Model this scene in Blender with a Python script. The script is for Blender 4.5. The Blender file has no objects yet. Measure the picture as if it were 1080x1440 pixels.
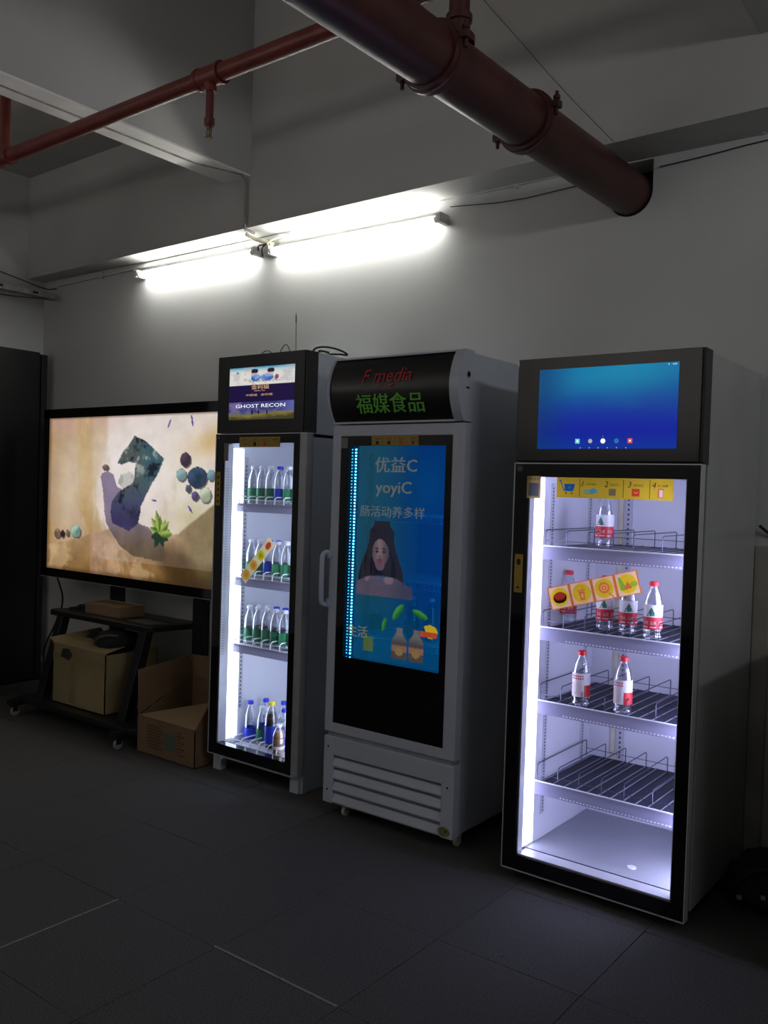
import bpy, bmesh, math, random
from mathutils import Matrix, Vector
import mathutils.noise as mn
random.seed(7)
sc = bpy.context.scene
COL = sc.collection
# ------------------------------------------------------------------ camera
H = 1.45
yaw, pit, rol = [math.radians(a) for a in (-37.2175, -1.3613, 1.8203)]
d = Vector((math.sin(yaw)*math.cos(pit), math.cos(yaw)*math.cos(pit), math.sin(pit)))
rt = Vector((math.cos(yaw), -math.sin(yaw), 0)); up = rt.cross(d)
r2 = rt*math.cos(rol) + up*math.sin(rol); u2 = -rt*math.sin(rol) + up*math.cos(rol)
cam = bpy.data.objects.new('camera', bpy.data.cameras.new('camera'))
COL.objects.link(cam)
cam.matrix_world = Matrix(((r2.x, u2.x, -d.x, 0), (r2.y, u2.y, -d.y, 0), (r2.z, u2.z, -d.z, H), (0, 0, 0, 1)))
cam.data.sensor_fit = 'HORIZONTAL'; cam.data.sensor_width = 36
cam.data.lens = 36*1248.4/1080
cam.data.clip_start = .05
sc.camera = cam
# ------------------------------------------------------------------ world, exposure, unseen fill lights
w = bpy.data.worlds.new('world'); sc.world = w; w.use_nodes = True
w.node_tree.nodes['Background'].inputs[0].default_value = (.5, .5, .5, 1)
w.node_tree.nodes['Background'].inputs[1].default_value = 0.012
vs = sc.view_settings
vs.view_transform = 'Standard'; vs.look = 'None'; vs.gamma = 1; vs.exposure = 0; vs.use_curve_mapping = False
TUBE = 34.0
def area(name, loc, size, power, col, rot=(0, 0, 0)):
    l = bpy.data.lights.new(name, 'AREA'); l.shape = 'RECTANGLE'; l.size, l.size_y = size
    l.energy = power; l.color = col
    o = bpy.data.objects.new(name, l); o.location = loc; o.rotation_euler = rot; COL.objects.link(o)
    return o
# unseen area lights put in to lift the ceiling and upper walls
area('fill_uplight', (-3.4, -1.7, 1.90), (2.6, 1.5), 62, (1, .93, .90), (math.radians(180+4), 0, 0))  # added fill aimed up from mid-room, no fixture
area('unseen_side_light', (2.45, 1.2, 2.75), (.3, 2.0), 28, (.96, .98, 1), (0, math.radians(90+28), 0))  # for the light that reaches the coolers from the right
area('unseen_side_light', (-5.9, -1.2, 2.75), (.12, 1.6), 7, (1, .90, .86), (0, -math.radians(90+55), 0))

# ------------------------------------------------------------------ materials
def lin(c):
    return tuple((x/12.92 if x <= .04045 else ((x+.055)/1.055)**2.4) for x in c)
def s8(r, g, b):
    return lin((r/255, g/255, b/255))
M = {}
def mat(name, col, rough=.5, metal=0, spec=.5, emit=None, es=0, noise=None, bump=None, trans=None, coat=0):
    m = bpy.data.materials.new(name); m.use_nodes = True; M[name] = m
    nt = m.node_tree; b = nt.nodes['Principled BSDF']
    b.inputs['Base Color'].default_value = (*col, 1)
    b.inputs['Roughness'].default_value = rough
    b.inputs['Metallic'].default_value = metal
    b.inputs['Specular IOR Level'].default_value = spec
    b.inputs['Coat Weight'].default_value = coat
    if emit:
        b.inputs['Emission Color'].default_value = (*emit, 1); b.inputs['Emission Strength'].default_value = es
    tc = None
    if noise or bump:
        tc = nt.nodes.new('ShaderNodeTexCoord')
    if noise:                                       # (scale, amount 0..1, detail)
        n = nt.nodes.new('ShaderNodeTexNoise'); n.inputs['Scale'].default_value = noise[0]
        n.inputs['Detail'].default_value = noise[2] if len(noise) > 2 else 4
        nt.links.new(tc.outputs['Object'], n.inputs['Vector'])
        r = nt.nodes.new('ShaderNodeMapRange'); r.inputs[1].default_value = .3; r.inputs[2].default_value = .7
        r.inputs[3].default_value = 1-noise[1]; r.inputs[4].default_value = 1+noise[1]
        nt.links.new(n.outputs['Fac'], r.inputs[0])
        mx = nt.nodes.new('ShaderNodeVectorMath'); mx.operation = 'SCALE'
        mx.inputs[0].default_value = col
        nt.links.new(r.outputs[0], mx.inputs['Scale'])
        nt.links.new(mx.outputs[0], b.inputs['Base Color'])
    if bump:                                        # (scale, strength, distance)
        n = nt.nodes.new('ShaderNodeTexNoise'); n.inputs['Scale'].default_value = bump[0]
        n.inputs['Detail'].default_value = 5
        nt.links.new(tc.outputs['Object'], n.inputs['Vector'])
        bp = nt.nodes.new('ShaderNodeBump'); bp.inputs['Strength'].default_value = bump[1]; bp.inputs['Distance'].default_value = bump[2]
        nt.links.new(n.outputs['Fac'], bp.inputs['Height'])
        nt.links.new(bp.outputs[0], b.inputs['Normal'])
    return m
def thin_glass(name, tint, refl=.08, rough=.02, gl=(1, 1, 1)):
    m = bpy.data.materials.new(name); m.use_nodes = True; M[name] = m
    nt = m.node_tree; nt.nodes.clear()
    o = nt.nodes.new('ShaderNodeOutputMaterial'); t = nt.nodes.new('ShaderNodeBsdfTransparent')
    g = nt.nodes.new('ShaderNodeBsdfGlossy'); mx = nt.nodes.new('ShaderNodeMixShader')
    lw = nt.nodes.new('ShaderNodeLayerWeight'); lw.inputs[0].default_value = .25
    ml = nt.nodes.new('ShaderNodeMath'); ml.operation = 'MULTIPLY'; ml.inputs[1].default_value = refl*4
    ad = nt.nodes.new('ShaderNodeMath'); ad.operation = 'ADD'; ad.inputs[1].default_value = refl*.35; ad.use_clamp = True
    t.inputs[0].default_value = (*tint, 1); g.inputs[0].default_value = (*gl, 1); g.inputs[1].default_value = rough
    L = nt.links.new
    L(lw.outputs['Facing'], ml.inputs[0]); L(ml.outputs[0], ad.inputs[0]); L(ad.outputs[0], mx.inputs[0])
    L(t.outputs[0], mx.inputs[1]); L(g.outputs[0], mx.inputs[2]); L(mx.outputs[0], o.inputs[0])
    return m
def clear_print(name, base=(1, 1, 1), attr=True, tr=.6, alpha=1):
    m = bpy.data.materials.new(name); m.use_nodes = True; M[name] = m
    nt = m.node_tree; nt.nodes.clear(); L = nt.links.new
    o = nt.nodes.new('ShaderNodeOutputMaterial'); df = nt.nodes.new('ShaderNodeBsdfDiffuse'); t = nt.nodes.new('ShaderNodeBsdfTranslucent')
    mx = nt.nodes.new('ShaderNodeMixShader'); mx.inputs[0].default_value = tr
    df.inputs[0].default_value = t.inputs[0].default_value = (*base, 1)
    if attr:
        a = nt.nodes.new('ShaderNodeAttribute'); a.attribute_name = 'picture'
        L(a.outputs['Color'], df.inputs[0]); L(a.outputs['Color'], t.inputs[0])
    L(df.outputs[0], mx.inputs[1]); L(t.outputs[0], mx.inputs[2])
    if alpha < 1:
        tp = nt.nodes.new('ShaderNodeBsdfTransparent'); m2 = nt.nodes.new('ShaderNodeMixShader'); m2.inputs[0].default_value = alpha
        L(tp.outputs[0], m2.inputs[1]); L(mx.outputs[0], m2.inputs[2]); L(m2.outputs[0], o.inputs[0])
    else: L(mx.outputs[0], o.inputs[0])
    return m
clear_print('sticker_film'); clear_print('rail_clear', (.42, .41, .54), False, .35, .75)
def emis(name, col, s):
    m = bpy.data.materials.new(name); m.use_nodes = True; M[name] = m
    nt = m.node_tree; nt.nodes.clear()
    o = nt.nodes.new('ShaderNodeOutputMaterial'); e = nt.nodes.new('ShaderNodeEmission')
    e.inputs[0].default_value = (*col, 1); e.inputs[1].default_value = s
    nt.links.new(e.outputs[0], o.inputs[0]); return m
def screen_mat(name, s, tint=None):
    """picture stored on the screen's own mesh as colours; alpha = how opaque a see-through display is there"""
    m = bpy.data.materials.new(name); m.use_nodes = True; M[name] = m
    nt = m.node_tree; nt.nodes.clear(); L = nt.links.new
    o = nt.nodes.new('ShaderNodeOutputMaterial'); e = nt.nodes.new('ShaderNodeEmission')
    a = nt.nodes.new('ShaderNodeAttribute'); a.attribute_name = 'picture'
    e.inputs[1].default_value = s; L(a.outputs['Color'], e.inputs[0])
    g = nt.nodes.new('ShaderNodeBsdfGlossy'); g.inputs[0].default_value = (1, 1, 1, 1); g.inputs[1].default_value = .08
    if tint:
        t = nt.nodes.new('ShaderNodeBsdfTransparent'); t.inputs[0].default_value = (*tint, 1)
        mx = nt.nodes.new('ShaderNodeMixShader'); L(a.outputs['Alpha'], mx.inputs[0])
        L(t.outputs[0], mx.inputs[1]); L(e.outputs[0], mx.inputs[2]); L(mx.outputs[0], o.inputs[0])
    else:
        mx = nt.nodes.new('ShaderNodeMixShader'); mx.inputs[0].default_value = .03
        L(e.outputs[0], mx.inputs[1]); L(g.outputs[0], mx.inputs[2]); L(mx.outputs[0], o.inputs[0])
    return m

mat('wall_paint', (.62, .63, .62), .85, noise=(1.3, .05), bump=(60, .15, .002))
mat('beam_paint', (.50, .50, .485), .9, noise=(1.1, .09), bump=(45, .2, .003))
mat('strip_lit_tone', (.86, .84, .80), .8, noise=(3, .10))  # paler than the beam so its underside looks lit from below
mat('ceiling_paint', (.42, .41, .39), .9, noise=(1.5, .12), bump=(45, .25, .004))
mat('carpet', (.082, .080, .078), .95, spec=.15, noise=(220, .45, 2), bump=(260, .8, .004))
mat('carpet_base', (.03, .03, .032), .95, noise=(200, .3, 2))
mat('seam_light', (.20, .195, .18), .8, noise=(60, .3))
mat('red_pipe', (.135, .024, .016), .38, noise=(9, .25), bump=(30, .1, .002))
mat('brown_red_pipe', (.060, .013, .010), .42, noise=(7, .3), bump=(25, .1, .002))
mat('brass', (.25, .17, .1), .35, .9, noise=(40, .2))
mat('white_plastic', (.62, .62, .60), .45, noise=(15, .05))
mat('cream_plastic', (.72, .68, .52), .5, noise=(25, .12))
mat('white_enamel', (.50, .535, .63), .34, noise=(3, .04))
mat('grey_enamel', (.54, .60, .66), .38, noise=(2.2, .12), coat=.2)
mat('side_panel', (.40, .41, .40), .35, noise=(2.6, .10), coat=.2)
mat('liner', (.80, .81, .88), .45, noise=(4, .03))
mat('floor_grey', (.34, .35, .39), .4, noise=(5, .06))
mat('shelf_white', (.62, .62, .70), .35, noise=(12, .05))
mat('black_gloss', (.006, .006, .007), .06, spec=.6, coat=.3)
mat('black_glass', (.002, .002, .003), .05, spec=.5)
mat('black_satin', (.010, .010, .011), .35, noise=(8, .2))
mat('black_metal', (.016, .016, .018), .4, .2, noise=(12, .2))
mat('black_rubber', (.012, .012, .012), .7, noise=(30, .3))
mat('black_cloth', (.012, .012, .014), .85, bump=(40, .6, .01))
mat('silver_trim', (.62, .63, .66), .35, .35, noise=(20, .05))
mat('grey_alu', (.40, .41, .44), .4, .3, noise=(20, .06))
mat('cardboard', (.20, .125, .065), .9, noise=(5, .10), bump=(120, .2, .001))
mat('cardboard_light', (.27, .18, .10), .9, noise=(5, .10), bump=(120, .2, .001))
mat('cardboard_old', (.30, .235, .12), .85, noise=(3, .16), bump=(60, .3, .002))
mat('tape', (.30, .24, .12), .25, noise=(9, .15))
mat('ink_brown', (.10, .055, .03), .9)
mat('ink_green', (.10, .13, .09), .9)
mat('paper', (.10, .10, .105), .8, noise=(9, .05))
mat('galv', (.30, .29, .27), .6, .3, noise=(14, .35), bump=(30, .4, .003))
mat('dark_hole', (.004, .004, .004), 1)
mat('deck_dark', (.006, .008, .024), .6, noise=(10, .2))
mat('rod', (.34, .34, .40), .3, .6)
mat('wire_dark', (.11, .11, .16), .35, .8)
mat('wire_white', (.92, .92, .95), .35)
mat('wheel_white', (.50, .50, .46), .5, noise=(20, .1))
mat('yellow_print', s8(214, 178, 48), .5, noise=(30, .05))
mat('sticker_worn', (.22, .21, .10), .7, noise=(60, .5))
mat('yellow_dull', s8(170, 140, 55), .55, noise=(30, .08))
mat('orange_print', s8(226, 120, 50), .5)
mat('cream_print', s8(235, 205, 140), .5)
mat('lemon_print', s8(232, 196, 40), .5)
mat('ink_black', (.012, .011, .010), .6)
mat('ink_blue', s8(28, 88, 160), .5)
mat('ink_red', s8(215, 60, 40), .5)
mat('ink_teal', s8(90, 170, 150), .5)
mat('ink_pink', s8(235, 190, 170), .5)
mat('leaf_print', s8(150, 180, 40), .5)
mat('gray_print', s8(120, 118, 112), .5)
mat('cap_red', s8(232, 50, 58), .35)
mat('cap_white', (.80, .82, .86), .4)
mat('cap_blue', s8(30, 50, 215), .35)
mat('cap_yellow', s8(245, 220, 40), .35)
mat('label_white', (.70, .69, .72), .45)
mat('label_red', s8(205, 40, 50), .45)
mat('label_green', s8(30, 120, 85), .45, noise=(60, .35))
mat('label_mint', s8(60, 170, 120), .45, noise=(60, .2))
mat('label_blue', s8(30, 60, 205), .4)
mat('tree_green', s8(40, 110, 90), .5)
mat('cola', (.03, .012, .01), .1, spec=.6)
mat('milk_tea', s8(176, 130, 92), .3)
mat('wall_light_catch', (.42, .40, .35), .8, noise=(5, .2))  # tone for the light caught low on the wall
mat('header_black', (.008, .009, .009), .28, spec=.5)
mat('header_red', s8(185, 35, 55), .5)
mat('header_green', s8(110, 195, 72), .5)
mat('sofa_dark', (.03, .03, .032), .8, noise=(6, .3))
thin_glass('bottle_pet', (.90, .92, .96), .30, .06)
thin_glass('door_glass', (.97, .97, .98), .05, .01)
thin_glass('acrylic', (.80, .80, .88), .25, .12)
thin_glass('clear_tape', (.8, .8, .75), .4, .2)
emis('tube_glow', (1, .985, .93), TUBE)
emis('led_cool', (.62, .64, 1.0), 9.5)
emis('led_soft', (.70, .80, 1.0), 5.5)
emis('led_dot', (.9, .95, 1.0), 45)
emis('text_grey', s8(150, 160, 160), .30); emis('text_pale', s8(170, 165, 130), .35); emis('fill_glow', (.8, .9, 1.0), 7)
emis('text_white', (1, 1, 1), 1.0)
emis('ui_cyan', s8(120, 215, 235), .9)
emis('ui_grey', s8(190, 190, 200), .8)
emis('ui_red', s8(225, 90, 90), .9)
emis('ui_blue', s8(50, 120, 190), .8)
emis('screen_gold', s8(220, 170, 130), .9)
emis('screen_navy', s8(30, 50, 110), .9)

# ------------------------------------------------------------------ mesh helpers
class MB:
    def __init__(s): s.bm = bmesh.new()
    def box(s, x0, x1, y0, y1, z0, z1, bev=0, mtx=None):
        r = bmesh.ops.create_cube(s.bm, size=1)
        vv = r['verts']
        for v in vv:
            v.co = Vector(((x0+x1)/2+v.co.x*(x1-x0), (y0+y1)/2+v.co.y*(y1-y0), (z0+z1)/2+v.co.z*(z1-z0)))
        if bev:
            es = list({e for v in vv for e in v.link_edges})
            g = bmesh.ops.bevel(s.bm, geom=es, offset=bev, segments=2, affect='EDGES', profile=.7)
            vv = list({v for f in g['faces'] for v in f.verts} | {v for v in vv if v.is_valid})
        if mtx is not None:
            for v in vv: v.co = mtx @ v.co
        return s
    def prism(s, pts, axis, a, b):
        """pts: 2-D outline in the other two axes, extruded along axis from a to b"""
        def P(p, t):
            return {'X': (t, p[0], p[1]), 'Y': (p[0], t, p[1]), 'Z': (p[0], p[1], t)}[axis]
        A = [s.bm.verts.new(P(p, a)) for p in pts]; B = [s.bm.verts.new(P(p, b)) for p in pts]
        n = len(pts)
        s.bm.faces.new(A); s.bm.faces.new(B[::-1])
        for i in range(n):
            s.bm.faces.new((A[i], B[i], B[(i+1) % n], A[(i+1) % n]))
        return s
    def cyl(s, p, q, r, seg=16, r2=None):
        p, q = Vector(p), Vector(q); dv = q-p
        g = bmesh.ops.create_cone(s.bm, cap_ends=True, segments=seg, radius1=r, radius2=r if r2 is None else r2, depth=dv.length)
        m = Matrix.Translation((p+q)/2) @ dv.to_track_quat('Z', 'Y').to_matrix().to_4x4()
        for v in g['verts']: v.co = m @ v.co
        return s
    def tube(s, pts, r, seg=6, smooth=0):
        pts = [Vector(p) for p in pts]
        for _ in range(smooth):
            n = [pts[0]]
            for a, b in zip(pts, pts[1:]): n += [a.lerp(b, .25), a.lerp(b, .75)]
            n.append(pts[-1]); pts = n
        rings = []; prev = None
        for i, p in enumerate(pts):
            t = (pts[min(i+1, len(pts)-1)]-pts[max(i-1, 0)]).normalized()
            if prev is None: u = t.orthogonal().normalized()
            else: u = (prev-t*prev.dot(t)).normalized()
            prev = u; v = t.cross(u)
            rings.append([s.bm.verts.new(p+(u*math.cos(2*math.pi*k/seg)+v*math.sin(2*math.pi*k/seg))*r) for k in range(seg)])
        for a, b in zip(rings, rings[1:]):
            for k in range(seg): s.bm.faces.new((a[k], a[(k+1) % seg], b[(k+1) % seg], b[k]))
        s.bm.faces.new(rings[0][::-1]); s.bm.faces.new(rings[-1])
        return s
    def lathe(s, prof, c=(0, 0, 0), seg=20, mtx=None, caps=True):
        rings = []
        for r, z in prof:
            rings.append([s.bm.verts.new(Vector((c[0]+r*math.cos(2*math.pi*k/seg), c[1]+r*math.sin(2*math.pi*k/seg), c[2]+z))) for k in range(seg)])
        for a, b in zip(rings, rings[1:]):
            for k in range(seg): s.bm.faces.new((a[k], a[(k+1) % seg], b[(k+1) % seg], b[k]))
        if caps:
            s.bm.faces.new(rings[0][::-1]); s.bm.faces.new(rings[-1])
        if mtx is not None:
            for rg in rings:
                for v in rg: v.co = mtx @ v.co
        return s
    def flat(s, pts, y):
        """flat print facing the room (towards -Y): pts in (x, z)"""
        f = s.bm.faces.new([s.bm.verts.new((p[0], y, p[1])) for p in pts]); f.normal_update()
        if f.normal.y > 0: f.normal_flip()
        return s
    def rect(s, x0, x1, z0, z1, y): return s.flat([(x0, z0), (x1, z0), (x1, z1), (x0, z1)], y)
    def disc(s, cx, cz, rx, rz, y, n=20, a0=0, a1=360):
        return s.flat([(cx+rx*math.cos(math.radians(a0+(a1-a0)*k/n)), cz+rz*math.sin(math.radians(a0+(a1-a0)*k/n))) for k in range(n if a1-a0 == 360 else n+1)], y)
    def quad(s, *p):
        s.bm.faces.new([s.bm.verts.new(q) for q in p]); return s
    def text(s, body, x, z, h, y, width=None, shear=0, bold=0, yf=None, align='L', rot=0):
        me = text_mesh(body, shear, bold)
        xs = [v.co.x for v in me.vertices]; ys = [v.co.y for v in me.vertices]
        x0, x1, y0, y1 = min(xs), max(xs), min(ys), max(ys)
        sy = h/(y1-y0); sx = sy if width is None else width/(x1-x0)
        off = -(x1-x0)*sx/2 if align == 'C' else 0
        for v in me.vertices:
            X = (v.co.x-x0)*sx+off; Z = (v.co.y-y0)*sy
            if rot: X, Z = X*math.cos(rot)-Z*math.sin(rot), X*math.sin(rot)+Z*math.cos(rot)
            X += x; Z += z
            v.co = (X, y if yf is None else yf(Z), Z)
        s.bm.from_mesh(me)
        if bold:                                     # heavier strokes: the same outline again, a hair to the side
            for dx_ in (1, 2):
                for v in me.vertices: v.co.x += bold*h*.9; v.co.y -= .00002
                s.bm.from_mesh(me)
        bpy.data.meshes.remove(me)
        return s
    def build(s, name, m, parent=None, smooth=False, bevel=0):
        me = bpy.data.meshes.new(name)
        bmesh.ops.recalc_face_normals(s.bm, faces=[f for f in s.bm.faces if len(f.link_faces_dummy) == 0]) if False else None
        if parent is not None:
            o_ = Vector(parent.get('_o', (0, 0, 0)))
            for v in s.bm.verts: v.co -= o_
        s.bm.to_mesh(me); s.bm.free()
        me.materials.append(M[m] if isinstance(m, str) else m)
        if smooth:
            for p in me.polygons: p.use_smooth = True
            try: me.set_sharp_from_angle(angle=math.radians(38))
            except Exception: pass
        o = bpy.data.objects.new(name, me); COL.objects.link(o)
        if parent is not None:
            o.parent = parent; o['_o'] = tuple(parent.get('_o', (0, 0, 0)))
        if bevel:
            b = o.modifiers.new('bevel', 'BEVEL'); b.width = bevel; b.segments = 2; b.limit_method = 'ANGLE'
        return o
_tc = {}
def text_mesh(body, shear, bold):
    c = bpy.data.curves.new('text', 'FONT'); c.body = body; c.shear = shear
    c.resolution_u = 2
    o = bpy.data.objects.new('text', c); COL.objects.link(o)
    dg = bpy.context.evaluated_depsgraph_get(); dg.update()
    me = bpy.data.meshes.new_from_object(o.evaluated_get(dg))
    COL.objects.unlink(o); bpy.data.objects.remove(o); bpy.data.curves.remove(c)
    return me
def thing(name, loc, label, cat, group=None):
    o = bpy.data.objects.new(name, None); COL.objects.link(o); o.location = loc
    o['_o'] = tuple(loc); return tag(o, label, cat, group)
def tag(o, label, cat, group=None, kind=None):
    if label: o['label'] = label
    if cat: o['category'] = cat
    if group: o['group'] = group
    if kind: o['kind'] = kind
    return o
def struct(o): o['kind'] = 'structure'; return o
def dup(o, parent=None):
    c = o.copy(); COL.objects.link(c)
    if parent is not None: c.parent = parent
    for ch in [k for k in COL.objects if k.parent == o]: dup(ch, c)
    return c
def grid(name, x0, x1, z0, z1, y, nx, nz, fn, m, parent):
    """flat lit screen whose picture is computed point by point: fn(u, v) with v downwards -> sRGB(A)"""
    ox, oy, oz = parent.get('_o', (0, 0, 0))
    vs_, fs, cs = [], [], []
    for j in range(nz+1):
        for i in range(nx+1):
            u, v = i/nx, j/nz
            vs_.append((x0+(x1-x0)*u-ox, y-oy, z1-(z1-z0)*v-oz))
            c = fn(u, v); cs += [*lin([max(0, min(1, k)) for k in c[:3]]), c[3] if len(c) > 3 else 1]
    for j in range(nz):
        for i in range(nx):
            a = j*(nx+1)+i; fs.append((a, a+nx+1, a+nx+2, a+1))
    me = bpy.data.meshes.new(name); me.from_pydata(vs_, [], fs)
    at = me.color_attributes.new('picture', 'FLOAT_COLOR', 'POINT'); at.data.foreach_set('color', cs)
    me.materials.append(M[m]); o = bpy.data.objects.new(name, me); COL.objects.link(o); o.parent = parent
    o['_o'] = (ox, oy, oz); return o
def film(name, nx, nz, fn, P, y, parent):
    """a printed film: P(u01, v01) gives its (x, z); fn(u, v down) its colours"""
    ox, oy, oz = parent.get('_o', (0, 0, 0)); vs_, fs, cs_ = [], [], []
    for j in range(nz+1):
        for i in range(nx+1):
            p = P(i/nx, 1-j/nz); vs_.append((p[0]-ox, y-oy, p[1]-oz)); cs_ += [*lin(fn(i/nx, j/nz)), 1]
    for j in range(nz):
        for i in range(nx): a_ = j*(nx+1)+i; fs.append((a_, a_+nx+1, a_+nx+2, a_+1))
    me = bpy.data.meshes.new(name); me.from_pydata(vs_, [], fs)
    me.color_attributes.new('picture', 'FLOAT_COLOR', 'POINT').data.foreach_set('color', cs_)
    me.materials.append(M['sticker_film']); o = bpy.data.objects.new(name, me); COL.objects.link(o); o.parent = parent; o['_o'] = (ox, oy, oz)
    return o
def mixc(a, b, t):
    t = max(0, min(1, t)); return tuple(x+(y-x)*t for x, y in zip(a, b))
def sm(a, b, x):
    t = max(0, min(1, (x-a)/(b-a))); return t*t*(3-2*t)
def fbm(x, y, s=0): return mn.fractal(Vector((x, y, s)), .7, 2, 5)
def inpoly(px, py, P):
    c = False; j = len(P)-1
    for i in range(len(P)):
        if (P[i][1] > py) != (P[j][1] > py) and px < (P[j][0]-P[i][0])*(py-P[i][1])/(P[j][1]-P[i][1])+P[i][0]: c = not c
        j = i
    return c

# ================================================================== SETTING
XL, XR, YB, YF, ZC = -6.02, 2.6, 3.70, -3.6, 3.63
fl = struct(MB().box(XL-.1, XR+.1, YF-.1, YB+.1, -.12, -.004).build('floor', 'carpet_base'))
fl['_o'] = (0, 0, 0)
# carpet tiles on a half-metre grid, laid on the floor
tm = MB(); tm.box(-.2487, .2487, -.2487, .2487, -.006, 0, bev=.0015)
t0 = tm.build('carpet_tile', 'carpet', fl)
first = True
for i in range(18):
    for j in range(9):
        cx, cy = -6.30+i*.5+.0, -.35+j*.5
        if cx-.25 < XL: continue
        if cy+.25 > YB+.16: continue
        o = t0 if first else t0.copy()
        if not first: COL.objects.link(o)
        first = False
        o.location = (cx, cy, .0004+random.random()*.0006)
        o.rotation_euler = ((random.random()-.5)*.003, (random.random()-.5)*.003, (random.random()-.5)*.004)
MB().box(-2.553, -2.546, 1.42, 1.90, .0005, .0022).build('tile_seam', 'seam_light', fl)
MB().box(-2.06, -1.555, 1.898, 1.906, .0005, .0026).build('tile_seam', 'seam_light', fl)

# back wall with the hole the big pipe goes through
PX, PZ, PR = -1.528, 2.768, .093
bm = bmesh.new()
hole = [(PX-PR-.006, 2.86)]
for k in range(13):
    a = math.pi+math.pi*k/12; hole.append((PX+(PR+.006)*math.cos(a), PZ+(PR+.006)*math.sin(a)))
hole += [(PX+PR+.006, 2.90), (PX-PR-.006, 2.90)]
hole = hole[1:]
outer = [(XL-.1, 0), (XR+.1, 0), (XR+.1, 4.25), (XL-.1, 4.25)]
def ring(P, y): return [bm.verts.new((p[0], y, p[1])) for p in P]
ro, ri = ring(outer, YB), ring(hole, YB)
es = [bm.edges.new((r[i], r[(i+1) % len(r)])) for r in (ro, ri) for i in range(len(r))]
bmesh.ops.triangle_fill(bm, edges=es, use_beauty=True, use_dissolve=False)
rb = ring(hole, YB+.14)
for i in range(len(ri)):
    bm.faces.new((ri[i], ri[(i+1) % len(ri)], rb[(i+1) % len(ri)], rb[i]))
bm.faces.new(rb)
ob = ring(outer, YB+.15)
for i in range(4): bm.faces.new((ro[i], ro[(i+1) % 4], ob[(i+1) % 4], ob[i]))
bm.faces.new(ob)
bmesh.ops.recalc_face_normals(bm, faces=bm.faces)
me = bpy.data.meshes.new('wall_back'); bm.to_mesh(me); bm.free(); me.materials.append(M['wall_paint'])
wb = bpy.data.objects.new('wall_back', me); COL.objects.link(wb); struct(wb); wb['_o'] = (0, 0, 0)
MB().prism([(p[0]*1, p[1]) for p in [(PX-.095, 2.70), (PX+.095, 2.70), (PX+.095, 2.895), (PX-.095, 2.895)]], 'Y', YB+.125, YB+.135).build('hole_back', 'dark_hole', wb)
struct(MB().box(XL-.15, XL, YF-.1, YB+.15, 0, ZC).build('wall_left', 'wall_paint'))
struct(MB().box(XR, XR+.15, YF-.1, YB+.15, 0, 4.25).build('wall_right', 'wall_paint'))
struct(MB().box(XL-.1, XR+.1, YF-.15, YF, 0, 4.25).build('wall_front', 'wall_paint'))
ZH = 4.25
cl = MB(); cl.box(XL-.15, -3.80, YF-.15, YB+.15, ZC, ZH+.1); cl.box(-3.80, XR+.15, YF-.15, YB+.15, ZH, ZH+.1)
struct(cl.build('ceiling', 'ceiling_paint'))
# beam along the wall (its face is not quite parallel to the wall)
bb = MB()
y0, y1 = 3.565, 3.44
A = [(XL, y0, 2.905), (XL, YB, 2.905), (XL, YB, ZH), (XL, y0, ZH)]
B = [(XR, y1-.07, 2.905), (XR, YB, 2.905), (XR, YB, ZH), (XR, y1-.07, ZH)]
va = [bb.bm.verts.new(p) for p in A]; vb = [bb.bm.verts.new(p) for p in B]
for i in range(4): bb.bm.faces.new((va[i], vb[i], vb[(i+1) % 4], va[(i+1) % 4]))
bb.bm.faces.new(va[::-1]); bb.bm.faces.new(vb)
bmesh.ops.recalc_face_normals(bb.bm, faces=bb.bm.faces)
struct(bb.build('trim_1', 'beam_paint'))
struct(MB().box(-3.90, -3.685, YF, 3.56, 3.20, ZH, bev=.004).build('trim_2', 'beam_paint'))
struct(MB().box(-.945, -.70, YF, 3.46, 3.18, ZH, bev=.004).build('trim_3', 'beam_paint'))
MB().box(-3.900, -3.797, YF, 3.555, 3.193, 3.2).build('underside_board', 'strip_lit_tone', bpy.data.objects['trim_2'])  # thin plates carrying the brightened underside tone
MB().box(-3.793, -3.686, YF, 3.535, 3.190, 3.2).build('underside_board', 'strip_lit_tone', bpy.data.objects['trim_2'])
# strip and ledge standing in for light caught on the wall beside the cooler
t = MB(); t.box(-.945, -.885, 3.665, YB, .012, 1.28, bev=.003); t.box(-.97, -.86, 3.655, YB, 0, .016, bev=.003)
struct(t.build('trim_light_catch', 'wall_light_catch'))

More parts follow.
